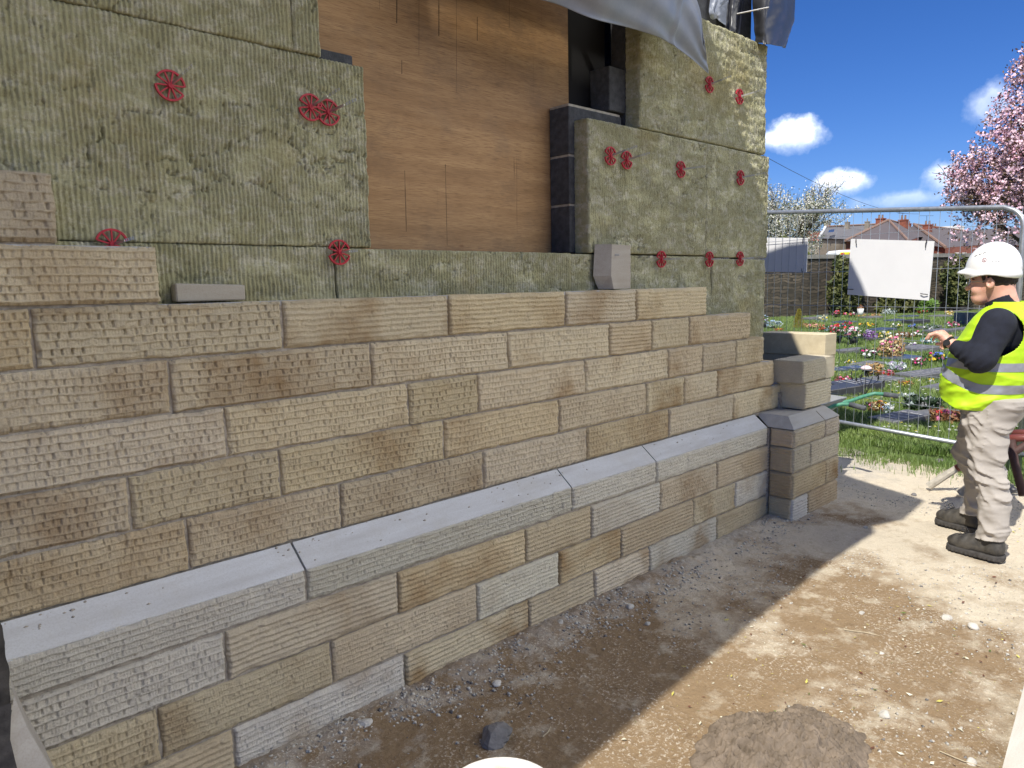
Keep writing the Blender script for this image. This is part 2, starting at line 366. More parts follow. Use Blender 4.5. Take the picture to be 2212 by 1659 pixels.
# ------------------------------------------------------------------ stone wall
Z0, HC = .687, .1757
wall = empty('stone_wall', (2.5, 0, 0), 'long tooled sandstone wall on a chamfered plinth, half built in front of green insulation', 'wall')
def tooled(X, Z, style, seed, w, h):
    """relief (positive = towards the viewer) of a chiselled stone face"""
    rs = np.random.RandomState(seed)
    if style == 'furrow': pitch, tooth, ta = .0205, .09, .002
    elif style == 'brick': pitch, tooth, ta = .0185, .062, .004
    elif style == 'coarse': pitch, tooth, ta = .0245, .030, .0075
    else: pitch, tooth, ta = .0240, .0235, .0060
    zz = Z + .0055*(fbm(X*7, Z*4, seed, 3)-.5)*2 + X*rs.uniform(-.012, .012)
    row = np.floor(zz/pitch); fz = zz/pitch-row
    saw = (1-fz)                                    # each row leans out to its lower edge
    lip = np.exp(-((fz-.04)/.10)**2)
    ph = _tab[(row.astype(int)*37+seed*11) & 255, (seed*5) & 255]*3.7
    xx = X/(tooth*(.85+.4*_tab[(row.astype(int)*13+7) & 255, seed & 255])) + ph + .18*vnoise(X*30, Z*60, seed)
    col = np.floor(xx); fx = xx-col
    h1 = _tab[(col.astype(int)*7+row.astype(int)*31) & 255, (seed*3+2) & 255]; h2 = _tab[(col.astype(int)*29+row.astype(int)*5+3) & 255, (seed*7+1) & 255]; rh = _tab[(row.astype(int)*19+seed) & 255, (seed*13) & 255]
    dmod = .55+.9*fbm(X*5, Z*9, seed+5, 3)
    wz_ = .10+.08*vnoise(X*45, Z*0+row*3.3, seed+6)                  # raised broken ridge between rows of marks
    ridge = np.clip((fz-(1-wz_*2.2))/.10, 0, 1)*np.clip((1.0-fz)/.06+.2, 0, 1)
    band_ = 1-np.clip((fz-(1-wz_*2.2))/.10, 0, 1)
    if style == 'furrow':
        y = .0088*(1-fz)**1.4*dmod+.0035*ridge*dmod+.0012*ta*100*(h1-.5)*.012/.0012*.1
        notch = np.exp(-((fx-.5)*tooth/.0035)**2)*(h1 > .86)*.005; y = y-notch*band_
    else:
        A = {'punch': .0050, 'coarse': .0060, 'brick': .0050}[style]
        slope = (fx-.5)*(h1-.35)*ta*1.7                               # every mark leans its own way
        notch = np.exp(-((fx-.12)*tooth/.0025)**2)*(h2 > .34)*(.35+.8*h2)*(.0075 if style == 'coarse' else .0056 if style == 'punch' else .0042)
        lipx = np.exp(-((fx-.12-.0065/tooth)*tooth/.0030)**2)*(h2 > .34)*.0022
        stri = .0011*np.sin(X*2*np.pi/.0088+row*2.1+4*vnoise(X*12, Z*20, seed+8))
        y = A*(1-fz)*.55*dmod+.0048*ridge*(.5+dmod*.6)+band_*(slope+stri+lipx-notch*dmod)+.0030*(rh-.5)+.0020*(h1-.5)*band_
    y += .0045*(fbm(X*9, Z*9, seed+9, 3)-.5)+.0030*(fbm(X*75, Z*75, seed+3, 3)-.5)
    y -= .006*np.clip(fbm(X*13, Z*16, seed+15, 3)-.66, 0, .1)*10*.5
    return y*1.0
TINTS = [(.57, .48, .325), (.555, .475, .33), (.60, .515, .355), (.54, .45, .295), (.55, .45, .285), (.58, .50, .355)]
_sid = [0]; _count = [0]
def stone(x0, x1, z0, z1, yf, style='punch', tint=None, stain=.8, label=None, res=None, depth=.095, parent=wall, rnd=True):
    _sid[0] += 1; sd_ = _sid[0]; rs = np.random.RandomState(sd_*13+1)
    dist = math.hypot((x0+x1)/2, yf+DIST); res = res or (.0031 if dist < 3.1 else .0042 if dist < 4.1 else .0058)
    nx = max(4, int((x1-x0)/res)); nz_ = max(4, int((z1-z0)/(res*.85)))
    X, Z = np.meshgrid(np.linspace(x0, x1, nx), np.linspace(z0, z1, nz_), indexing='ij')
    e = np.minimum(np.minimum(X-x0, x1-X), np.minimum(Z-z0, z1-Z))
    rel = tooled(X, Z, style, sd_, x1-x0, z1-z0)
    edge = .012*np.clip(1-(e+.012*(fbm(X*26, Z*26, sd_+2, 3)-.42))/.011, 0, 1)**1.3
    Y = yf-rel+edge-.001
    wob = .0046
    bx = (fbm(Z*22, Z*0+sd_, sd_, 3)-.5)*wob*2; bz = (fbm(X*14, X*0+sd_, sd_+1, 3)-.5)*wob*2
    wx = np.clip(1-np.minimum(X-x0, x1-X)/.02, 0, 1); wz = np.clip(1-np.minimum(Z-z0, z1-Z)/.02, 0, 1)
    X2 = X+bx*wx; Z2 = Z+bz*wz
    V = np.stack([X2, Y, Z2], -1).reshape(-1, 3); F = grid_faces(nx, nz_)
    F = F[:, ::-1] if False else F
    idx = np.arange(nx*nz_).reshape(nx, nz_)
    loop = np.concatenate([idx[:, 0], idx[-1, 1:], idx[-2::-1, -1], idx[0, -2:0:-1]])
    back = V[loop].copy(); back[:, 1] = yf+depth; base = len(V); k = len(loop)
    V = np.concatenate([V, back]); a = np.arange(k); b = (a+1) % k
    S = np.stack([loop[a], base+a, base+b, loop[b]], -1)
    F = np.concatenate([F, S])
    o = mesh('stone_block', V, F, M_stone); keep(o, parent)
    t = tint or TINTS[rs.randint(len(TINTS))]; j = rs.uniform(.9, 1.08)
    o.color = (t[0]*j, t[1]*j, t[2]*j*rs.uniform(.95, 1.05), stain*rs.uniform(.4, 1.1))
    if label: o['label'] = label
    return o
def jx(px, py, Y=0.0): return float(yp(px, py, Y)[0])
J = .0045
def course(z0, z1, js, yf, Y, pyl, styles='p', **kw):
    xs = [(jx(a, pyl if np.isscalar(pyl) else pyl[i], Y) if a > 0 else a*-.001*-1 if False else jx(a, pyl if np.isscalar(pyl) else pyl[i], Y)) if a > -900 else -.75 for i, a in enumerate(js)]
    for i in range(len(xs)-1):
        s = styles[i % len(styles)]; st = {'p': 'punch', 'c': 'coarse', 'b': 'brick', 'f': 'furrow'}[s]
        stone(xs[i]+J, xs[i+1]-J, z0+J, z1-J, yf, st, **kw)
# upper face, plane y = 0 (joint columns read off the photograph at mid height of each course)
course(Z0+0*HC, Z0+1*HC, [-999, 407, 737, 1045, 1268, 1445, 1584, 1700], 0, 0, [1180, 1180, 1098, 1020, 970, 920, 880, 850], 'p')
course(Z0+1*HC, Z0+2*HC, [-999, 281, 607, 960, 1208, 1397, 1478, 1550, 1672], 0, 0, [1090, 1090, 1030, 945, 903, 855, 840, 822, 800], 'pcppp')
course(Z0+2*HC, Z0+3*HC, [-999, -150, 489, 884, 1033, 1265, 1444, 1518, 1590, 1650], 0, 0, [1000, 1000, 930, 875, 850, 812, 782, 770, 760, 752], 'pppcp')
course(Z0+3*HC, Z0+4*HC, [-999, 369, 803, 1098, 1317, 1408, 1489, 1622], 0, 0, [840, 840, 788, 758, 730, 722, 710, 702], 'pcppfp')
course(Z0+4*HC, Z0+5*HC, [-999, 72, 611, 969, 1222, 1374, 1527], 0, 0, [735, 735, 700, 680, 665, 655, 648], 'pcffff')
XA_end = jx(1527, 648)
ztop = Z0+5*HC
stone(-.75, jx(345, 590)-J, ztop+J, ztop+HC-J, 0, 'punch', (.62, .53, .345), .4)
stone(-.75, jx(123, 455)-J, ztop+HC+J, ztop+2*HC+.02, 0, 'coarse', (.50, .43, .30), .3, 'greyish brown block topmost at the left end')
# chamfered plinth course
YP = -.0964; ZCB = .611; ZQ = [.4854, .3106, .1358, -.06]
def chamfer(x0, x1, parent=wall):
    n = stone(x0, x1, ZQ[0]+J, ZCB-.002, YP, 'brick', (.54, .51, .43), .15)
    m = MB(); y0 = YP+.002; k = 24
    prof = [(y0, ZCB-.004), (y0+.0008, ZCB), (YP+.098, Z0-.001), (YP+.102, Z0-.02)]
    V = []; 
    for i in range(k+1):
        x = x0+(x1-x0)*i/k
        for (yy, zz) in prof: V.append((x, yy+.0012*(vnoise(x*20, zz*9, 4)-.5), zz))
    F = [(i*4+j, (i+1)*4+j, (i+1)*4+j+1, i*4+j+1) for i in range(k) for j in range(3)]
    m.add(V, F)
    # closed ends
    for i in (0, k):
        m.add([V[i*4+j] for j in range(4)]+[(V[i*4][0], YP+.102, ZCB-.004)], [(0, 1, 2, 3, 4)])
    o = m.build('chamfer_top', M_sawn, None); keep(o, n) if False else keep(o, parent); o.color = (.57, .58, .575, 1)
cx_ = [-.75, jx(646, 1210, -.05), jx(1220, 1030, -.05), jx(1403, 980, -.05), 4.60]
for a, b in zip(cx_[:-1], cx_[1:]): chamfer(a+J, b-J)
def plc(k, js, pys, styles):
    xs = [-.75 if a < -900 else jx(a, p, YP) for a, p in zip(js, pys)]
    for i in range(len(xs)-1):
        stone(xs[i]+J, xs[i+1]-J, ZQ[k+1]+J, ZQ[k]-J, YP, {'b': 'brick', 'f': 'furrow', 'p': 'punch'}[styles[i % len(styles)]],
              TINTS[(i*5+k*2) % 6] if (i+k) % 4 else (.59, .55, .45), .9 if (i+k) % 3 else .3)
plc(0, [-999, 487, 860, 1136, 1277, 1426, 1549, 1671], [1400, 1400, 1280, 1190, 1120, 1065, 1025, 1000], 'pffff')
plc(1, [-999, 345, 718, 1031, 1208, 1341, 1498, 1588, 1668], [1580, 1580, 1430, 1295, 1220, 1165, 1110, 1070, 1040], 'pbbbff')
plc(2, [-999, 100, 507, 875, 1142, 1284, 1402, 1548, 1666], [1700, 1700, 1615, 1450, 1320, 1260, 1210, 1145, 1095], 'ffbff')
# mortar core behind the faces (joints) and the unseen core of the return
m = MB()
m.box((-.76, .015, Z0-.02), (jx(1697, 850)-.006, .09, Z0+HC-.006))
for k, xe in enumerate([jx(1670, 800), jx(1648, 752), jx(1620, 702), XA_end]):
    m.box((-.76, .015, Z0+(k+1)*HC-.006), (xe-.006, .09, Z0+(k+2)*HC-.006))
m.box((-.76, .015, ztop-.006), (jx(345, 590)-.008, .09, ztop+HC-.006))
m.box((-.76, .015, ztop+HC-.006), (jx(123, 455)-.01, .09, ztop+2*HC))
m.box((-.76, YP+.016, -.1), (4.70, .0, ZCB-.012))
m.box((4.73, -.17, -.1), (5.25, .09, Z0-.012))
m.box((4.93, -.02, .60), (5.45, .5, .80))
o = m.build('mortar_bed', M_mortar, wall)
# rough squeezed-out mortar along joints of the upper face: small relief grid
def mortar_sheet(x0, x1, z0, z1, y):
    nx = int((x1-x0)/.012); nz_ = int((z1-z0)/.010)
    X, Z = np.meshgrid(np.linspace(x0, x1, nx), np.linspace(z0, z1, nz_), indexing='ij')
    Y = y+.006*(fbm(X*60, Z*60, 77, 3)-.5)
    return np.stack([X, Y, Z], -1).reshape(-1, 3), grid_faces(nx, nz_)
V1, F1 = mortar_sheet(-.7, jx(1527, 648)-.008, Z0+.002, ztop-.006, .0115)
V2, F2 = mortar_sheet(-.7, 4.60, -.05, ZCB-.01, YP+.0115)
V3, F3 = mortar_sheet(jx(1527, 648)-.008, jx(1620, 702)-.008, Z0+.002, Z0+4*HC-.008, .0115)
o = mesh('joint_mortar', np.concatenate([V1, V2, V3]), np.concatenate([F1, F2+len(V1), F3+len(V1)+len(V2)]), M_mortar); keep(o, wall)
# pale sawn top beds of the unfinished courses
def topbed(x0, x1, z, y0=.008, y1=.094):
    m = MB(); m.box((x0, y0, z-.02), (x1, y1, z-.0025), bev=.002); o = m.build('top_bed', M_sawn, wall); o.color = (.46, .46, .45, 1)
topbed(jx(345, 590)-.01, XA_end-.006, ztop-.002)
topbed(-.7, jx(345, 590)-.012, ztop+HC)
for k, (a, b) in enumerate([((1670, 800), (1697, 850)), ((1648, 752), (1670, 800)), ((1620, 702), (1648, 752)), ((1527, 648), (1620, 702))]):
    topbed(jx(*a)-.01, jx(*b)-.007, Z0+(k+1)*HC-.003)
# buttress
YB = -.275; XB0, XB1 = 4.615, 5.34
but = empty('buttress', (4.97, -.2, 0), 'short tooled sandstone buttress with a chamfered cap at the far wall end', 'buttress')
def side_stone(y0, y1, z0, z1, style, tint):
    o = stone(y0, y1, z0, z1, 0, style, tint, .3, depth=.06, parent=but, res=.0045)
    me = o.data; n = len(me.vertices); co = np.empty(n*3, np.float32); me.vertices.foreach_get('co', co); co = co.reshape(-1, 3)
    me.vertices.foreach_set('co', np.stack([XB0+co[:, 1], co[:, 0], co[:, 2]], -1).ravel()); me.flip_normals(); me.update()
for k, (sp) in enumerate([.345, .55, .30]):
    zt = [ZCB-.002, ZQ[0], ZQ[1], ZQ[2], -.06]
rows = [(ZQ[0], ZCB-.002, 5.095, 'b'), (ZQ[1], ZQ[0], 4.87, 'b'), (ZQ[2], ZQ[1], 5.13, 'f'), (-.06, ZQ[2], 4.85, 'f')]
for k, (z0, z1, xs, st) in enumerate(rows):
    s = {'b': 'brick', 'f': 'furrow'}[st]
    stone(XB0+.002, xs-J, z0+J, z1-J, YB, s, [(.50, .44, .34), (.50, .45, .35), (.46, .38, .25), (.54, .51, .44)][k], [.2, .2, 1.3, .1][k], parent=but, res=.0045)
    stone(xs+J, XB1, z0+J, z1-J, YB, s, [(.50, .44, .34), (.50, .45, .34), (.48, .40, .28), (.44, .35, .23)][k], [.2, .2, 1.2, .6][k], parent=but, res=.0045)
    side_stone(YB+.008, YP-.012, z0+J, z1-J, 'furrow', [(.56, .46, .32), (.56, .46, .32), (.48, .37, .23), (.56, .47, .32)][k])
m = MB(); m.box((XB0+.016, YB+.013, -.1), (XB1-.01, YP, ZCB-.012)); m.box((XB0-.012, -.101, -.1), (XB0+.012, -.088, ZCB-.01)); m.build('mortar_bed', M_mortar, but)
# cap: sloped front, left and right faces
c = .085; za, zb = ZCB-.001, Z0-.004
A = [(XB0, YB), (XB1, YB), (XB1, .0), (XB0, .0)]
m = MB()
V = [(XB0, YB+.002, za), (XB1, YB+.002, za), (XB1, .05, za), (XB0, YP+.004, za), (XB0+c, YB+c, zb), (XB1-.07, YB+c, zb), (XB1-.07, .05, zb), (XB0+c, .05, zb), (XB0+.0, .05, za), (XB0+.02, YP+c, zb-.003)]
m.add(V[:8], [(0, 1, 5, 4), (1, 2, 6, 5), (3, 0, 4, 7), (4, 5, 6, 7)])
o = m.build('cap_stone', M_sawn, but); o.color = (.45, .44, .41, 1)
m = MB(); m.box((5.088, YB+.0005, za-.001), (5.094, YB+.0885, za+.001), rot=Matrix.Rotation(R(42), 3, 'X'), c=(5.09, YB, za)); m.build('cap_joint', M_mortar, but)
# loose blocks on the buttress
def loose(name, x0, x1, y0, y1, z0, z1, label, style, sawn_end=0.0, tint=(.45, .39, .28)):
    e = empty(name, ((x0+x1)/2, (y0+y1)/2, z0), label, 'stone block')
    o = stone(x0, x1-sawn_end, z0+.002, z1, y0, style, tint, .2, parent=e, res=.0045, depth=y1-y0); o.name = 'tooled_face'
    m = MB(); m.box((x0+.003, y0+.012, z0+.001), (x1-sawn_end-.003, y1, z1-.003), bev=.002)
    if sawn_end: m.box((x1-sawn_end+.003, y0+.003, z0+.001), (x1, y1, z1-.001), bev=.002)
    o = m.build('sawn_body', M_sawn, e); o.color = (*tint, 1)
loose('lower_stone_block', 4.957, 5.386, -.184, .02, .690, .872, 'furrowed sandstone block bedded on the buttress cap, under another loose block', 'furrow', tint=(.54, .49, .38))
loose('upper_stone_block', 4.90, 5.395, -.190, .02, .878, 1.037, 'tooled sandstone block set loose on top of the buttress stack, with a smooth right end', 'brick', .12, tint=(.54, .49, .37))
def plain(name, lo, hi, label, cat, col, mat=None, bev=.004, rot=None):
    m = MB(); m.box(lo, hi, bev=bev, rot=rot); o = m.build(name, mat or M_sawn); o.color = (*col, 1); return tag(o, label, cat)
plain('sawn_stone_block', (5.42, -.115, 1.024), (5.62, .40, 1.187), 'large smooth sawn stone block, upper of the pair behind the end of the wall', 'stone block', (.62, .54, .37))
plain('sawn_stone_block', (5.425, -.11, .858), (5.62, .40, 1.0215), 'large smooth sawn stone block, lower of the pair behind the end of the wall', 'stone block', (.54, .47, .33))
plain('timber_batten', (5.43, -.10, .815), (5.53, .38, .855), 'rough timber batten under the pair of smooth sawn blocks', 'batten', (.3, .2, .1), M_timber, .003)
# offcuts standing on the wall top
m = MB(); m.box((.865, .025, ztop+.002), (1.085, .088, ztop+.062), bev=.004, rot=Matrix.Rotation(R(-6), 3, 'Z'))
V = [Vector(v) for v in m.v]; m.v = [(v.x, v.y, v.z+(.012 if v.z > ztop+.03 else 0)*math.sin(v.x*40)) for v in V]
o = m.build('stone_offcut', M_sawn); o.color = (.40, .375, .31, 1); tag(o, 'flat grey stone offcut lying on the left part of the wall top', 'stone offcut')
x0 = jx(1307, 600, .03); x1 = jx(1359, 600, .03)
m = MB()
zt = ztop+.001; H_ = .232
V = [(x0+.012, .022, zt), (x1, .022, zt), (x1, .085, zt), (x0+.012, .085, zt), (x0-.012, .020, zt+.07), (x1, .020, zt+.07), (x1, .085, zt+.07), (x0-.03, .085, zt+.07),
     (x0-.004, .020, zt+H_), (x1-.002, .020, zt+H_-.003), (x1-.002, .085, zt+H_+.004), (x0-.016, .085, zt+H_+.002)]
V = [(a+.05 if i % 4 in (0,) else a, b, c2) for i, (a, b, c2) in enumerate(V)]
F = [(0, 1, 5, 4), (1, 2, 6, 5), (2, 3, 7, 6), (3, 0, 4, 7), (4, 5, 9, 8), (5, 6, 10, 9), (6, 7, 11, 10), (7, 4, 8, 11), (8, 9, 10, 11), (3, 2, 1, 0)]
m.add(V, F); o = m.build('stone_offcut', M_sawn); o.color = (.42, .39, .335, 1); tag(o, 'grey stone offcut stood on end on the wall top in front of a red clip', 'stone offcut')

# ------------------------------------------------------------------ inner building
bld = empty('building', (2.0, .4, 0), 'unfinished block-built building behind the green insulation, with a boarded-up opening', 'building')
m = MB()
m.box((-1.2, .2, -.1), (4.84, .30, 1.745))                     # below the opening
m.box((-1.2, .2, 1.745), (1.52, .30, 6.4)); m.box((3.42, .2, 2.53), (4.80, .30, 3.75)); m.box((3.42, .2, 1.745), (4.80, .30, 2.53))
m.box((1.52, .2, 3.75), (3.42, .30, 6.4))
m.box((4.66, .30, -.1), (4.80, .6, 3.75)); m.box((4.66, .6, -.1), (4.80, 6, 5.3)); m.box((-1.2, .6, 5.2), (4.80, 6.2, 5.3)); m.box((-1.2, 6, -.1), (4.8, 6.2, 5.3)); m.box((-1.34, .2, -.1), (-1.2, 6.2, 5.3))
gp_ = [(.2, 3.74), (-.14, 4.1), (-.28, 4.35), (-.26, 4.55), (-.18, 4.76), (-.07, 5.0), (.15, 5.2), (.35, 5.42), (.6, 5.5), (1.0, 5.55), (2.0, 5.6), (2.0, 3.74)]; ng = len(gp_)  # added unseen gable outline, bulged forward so its shadow falls on the fence boards
m.add([(4.4, y_, z_) for y_, z_ in gp_]+[(4.80, y_, z_) for y_, z_ in gp_], [tuple(range(ng)), tuple(range(2*ng-1, ng-1, -1))]+[(i, ng+i, ng+(i+1) % ng, (i+1) % ng) for i in range(ng)])
m.build('block_wall', M_block, bld)
def cblock(x0, x1, y0, y1, z0, z1):
    m = MB(); m.box((x0, y0, z0), (x1, y1, z1), bev=.004); return m.build('concrete_block', M_block, bld)
XJ = 2.943
for k in range(3):
    cblock(XJ, XJ+.44, .197, .335, 1.762+k*.2525, 1.762+k*.2525+.241)
m = MB()
M_pale = simple('pale_mortar', (.42, .39, .32), .95, .3, 30, .6, 120)
for k in range(3):
    m = MB(); m.box((XJ+.004, .202, 1.762+k*.2525+.2405), (XJ+.43, .333, 1.762+(k+1)*.2525+.0005)); m.build('block_joint', M_pale, bld)
cblock(3.275, 3.42, .197, .333, 2.533, 2.765)
cblock(1.35, float(yp(762, 125, .197)[0]), .197, .33, 2.32, float(yp(725, 112, .197)[2]))
m = MB(); m.box((1.35, .337, 1.70), (3.10, .3445, 4.2)); m.build('plywood_board', M_ply, bld)
m = MB(); m.box((3.05, .345, 2.53), (3.42, .40, 4.2)); m.build('cavity_shade', simple('cavity_shade_black', (.006, .006, .007), .9, .1), bld)  # near-black panel stands in for the shade inside the open cavity

# ------------------------------------------------------------------ insulation boards
_ins = [0]
def board(x0, x1, z0, z1, label, y0=.1, y1=.199, ragged=(0, 0, 0, 0), yellow=False):
    _ins[0] += 1; s = _ins[0]
    dist = math.hypot((x0+x1)/2, 2.5); rx = .0036 if dist < 3.4 else .0042
    nx = int((x1-x0)/rx); nz_ = int((z1-z0)/.0065)
    X, Z = np.meshgrid(np.linspace(x0, x1, nx), np.linspace(z0, z1, nz_), indexing='ij')
    warp = .004*(fbm(X*9, Z*9, s, 3)-.5)
    rc = np.cos((X+warp)*2*np.pi/.0152); rib = np.sign(rc)*np.abs(rc)**.7; rib = rib*(1-.5*(vnoise(X*9, Z*16, s+40) > .70))
    am = .0040*np.clip(.55+1.0*fbm(X*6, Z*8, s+4, 4), .3, 1.3)
    lump = .016*(fbm(X*3.2, Z*6, s+8, 5)-.5)
    fuzz = .0085*(fbm(X*80, Z*45, s+12, 3)-.5)+.010*np.clip(fbm(X*22, Z*30, s+14, 4)-.56, 0, .2)*2
    cr1 = np.abs(fbm(X*3, Z*9, s+20, 5)-.5); crack = .016*np.clip(1-cr1/.010, 0, 1)*(vnoise(X*2.5, Z*3, s+33) > .45)
    cr2 = np.abs(fbm(X*5, Z*12, s+50, 4)-.45); crack2 = .011*np.clip(1-cr2/.009, 0, 1)*(vnoise(X*3.5, Z*5, s+63) > .55)
    seam = .002*np.cos(Z*2*np.pi/.062+.8*fbm(X*4, Z*4, s, 2))
    e = np.minimum(np.minimum(X-x0, x1-X), np.minimum(Z-z0, z1-Z)); ed = .0045*np.clip(1-(e+.004*(fbm(X*60, Z*60, s, 2)-.5))/.005, 0, 1)
    Y = y0-rib*am-lump-fuzz+crack+crack2+ed-seam*.5
    wx = np.clip(1-np.minimum(X-x0, x1-X)/.02, 0, 1)*np.sign(X-(x0+x1)/2); wz = np.clip(1-np.minimum(Z-z0, z1-Z)/.02, 0, 1)*np.sign(Z-(z0+z1)/2)
    rg = np.where(wx > 0, ragged[1], ragged[0]); rz = np.where(wz > 0, ragged[3], ragged[2])
    X2 = X+wx*(.0035+rg)*(fbm(Z*30, Z*0+s, s+3, 4)-.6)*1.6; Z2 = Z+wz*(.003+rz)*(fbm(X*30, X*0+s, s+5, 4)-.6)*1.6
    V = np.stack([X2, Y, Z2], -1).reshape(-1, 3); F = grid_faces(nx, nz_)
    idx = np.arange(nx*nz_).reshape(nx, nz_); loop = np.concatenate([idx[:, 0], idx[-1, 1:], idx[-2::-1, -1], idx[0, -2:0:-1]])
    k = len(loop); layers = 5; base = len(V); parts = [V]; Fs = [F]; prev = loop
    for l in range(1, layers+1):
        b_ = V[loop].copy(); b_[:, 1] = y0+(y1-y0)*l/layers; j = .004*(RNG.random((k, 2))-.5); b_[:, 0] += j[:, 0]; b_[:, 2] += j[:, 1]
        cur = base+np.arange(k); parts.append(b_); a = np.arange(k); b = (a+1) % k
        Fs.append(np.stack([prev[a], cur[a], cur[b], prev[b]], -1)); prev = cur; base += k
    # plain back
    V = np.concatenate(parts); F = np.concatenate(Fs)
    o = mesh('insulation_board', V, F, M_wool)
    return tag(o, label, 'insulation board')
g = 'x'
board(-.8, 1.65, 1.758, 2.443, 'large ribbed green insulation board left of the plywood, with three red clips on its face')
board(-.8, 1.352, 2.4445, 3.13, 'ribbed green insulation board along the top left edge, above the large left board', y0=.094)
board(1.357, 1.468, 2.445, 3.13, 'narrow upright strip of ribbed insulation at the top left, beside the plywood', y0=.094, ragged=(0, .004, .003, 0))
board(-.8, 1.4825, 1.07, 1.757, 'low dark green insulation board at the left, behind the flat offcut on the wall top', y0=.104)
board(1.487, 2.842, 1.07, 1.753, 'low green insulation board directly below the plywood opening', y0=.104)
board(2.846, 4.186, 1.07, 1.750, 'low green insulation board behind the upright stone offcut', y0=.107)
board(4.192, 4.893, .9, 1.738, 'tall narrow insulation piece at the far right end, reaching down below the other low boards', y0=.103)
board(2.984, 4.102, 1.757, 2.437, 'green insulation board right of the plywood with three red clips in its upper half', y0=.100)
board(4.108, 4.905, 1.748, 2.437, 'insulation board at the right edge, half in sun, above the low narrow piece', y0=.100)
board(3.422, 4.838, 2.444, 3.150, 'top right insulation board with its sunlit ragged end under the black sheets', y0=.100, ragged=(.002, .012, 0, .006))

# red clips
def clip(x, z, y, d=.045, rotd=0, tie=.11, label='', up=.25, side=.0):
    e = empty('insulation_clip', (x, y, z), label, 'clip', 'red insulation clips on steel wall ties')
    m = MB(); rm = Matrix.Rotation(R(rotd), 3, 'Y')
    def P(r, a, yy): v = rm @ Vector((r*math.cos(a), 0, r*math.sin(a))); return (x+v.x, y+yy, z+v.z)
    for s in (0, 1):
        a0 = R(17)+s*math.pi; a1 = R(163)+s*math.pi; n = 14
        for (r0, r1) in ((d*.87, d), ):
            V = []
            for i in range(n+1):
                a = a0+(a1-a0)*i/n
                for (rr, yy) in ((r0, -.004), (r1, -.004), (r1, .004), (r0, .004)): V.append(P(rr, a, yy))
            F = [(i*4+j, (i+1)*4+j, (i+1)*4+(j+1) % 4, i*4+(j+1) % 4) for i in range(n) for j in range(4)]+[(0, 1, 2, 3), (n*4+3, n*4+2, n*4+1, n*4)]
            m.add(V, F)
        for i in range(5):
            a = a0+(a1-a0)*i/4; q = Vector((math.cos(a+math.pi/2), 0, math.sin(a+math.pi/2)))*.0022; V = []
            for rr in (.006, d*.9):
                for (sg, yy) in ((-1, -.003), (1, -.003), (1, .003), (-1, .003)):
                    v = rm @ (Vector((rr*math.cos(a), 0, rr*math.sin(a)))+q*sg); V.append((x+v.x, y+yy-.002, z+v.z))
            m.add(V, [(0, 1, 5, 4), (1, 2, 6, 5), (2, 3, 7, 6), (3, 0, 4, 7), (4, 5, 6, 7)])
    m.tube([(x, y-.010, z), (x, y+.006, z)], .009, 10)
    m.build('clip_disc', M_red, e)
    m = MB(); p0 = Vector((x, y+.01, z)); dr = Vector((side, -1, up)).normalized(); p1 = p0+dr*tie
    sdv = Vector((1, 0, 0)); w_ = .0045
    upv = dr.cross(sdv).normalized()
    V = [p0-sdv*.0012-upv*w_, p0+sdv*.0012-upv*w_, p0+sdv*.0012+upv*w_, p0-sdv*.0012+upv*w_]; V += [v+dr*(tie*.62) for v in V]
    m.add(V, [(0, 1, 5, 4), (1, 2, 6, 5), (2, 3, 7, 6), (3, 0, 4, 7), (4, 5, 6, 7)])
    for k in range(4):                                      # perforated end of the tie
        a = p0+dr*(tie*(.62+.1*k)); b = p0+dr*(tie*(.62+.1*k+.085))
        m.tube([a+upv*w_*.8, b+upv*w_*.8], .0011, 4); m.tube([a-upv*w_*.8, b-upv*w_*.8], .0011, 4); m.tube([b-upv*w_, b+upv*w_], .0016, 4)
    m.build('wall_tie', M_steel, e)
    return e
CL = [((367, 185), 15, .13, .35, 'large red clip alone in the upper middle of the big left insulation board'),
      ((670, 232), 8, .16, .28, 'red clip on the left insulation board, left one of an overlapping pair'),
      ((708, 243), -6, .15, .18, 'red clip on the left insulation board, right one of an overlapping pair'),
      ((242, 528), 0, .12, .12, 'red clip half hidden behind the left stone blocks'),
      ((732, 545), 0, .10, .02, 'red clip over the joint below the left edge of the plywood'),
      ((1318, 337), 4, .16, .22, 'red clip left of its pair in the board right of the plywood'),
      ((1353, 346), -4, .14, .18, 'red clip right of its pair in the board right of the plywood'),
      ((1470, 366), 0, .15, .03, 'single red clip in the middle height of the right insulation, its tie level'),
      ((1599, 384), 0, .16, .10, 'red clip just below the shadow edge on the half sunlit board'),
      ((1532, 183), 3, .14, .22, 'red clip right under the pointed tip of the grey membrane'),
      ((1597, 209), 0, .16, .15, 'red clip in full sun on the top right board'),
      ((1302, 553), 0, .10, .03, 'red clip mostly hidden behind the upright stone offcut'),
      ((1428, 560), 0, .12, .0, 'red clip on the low joint, first to the right of the upright offcut'),
      ((1532, 560), 0, .13, .02, 'red clip on the low joint at the corner of four boards'),
      ((1598, 559), 0, .16, .05, 'red clip on the low joint nearest the right end of the insulation')]
for (p, rt, ti, up, lb) in CL:
    q = yp(p[0], p[1], .088); clip(float(q[0]), float(q[2]), .086, .048, rt, ti, lb, up, .25)

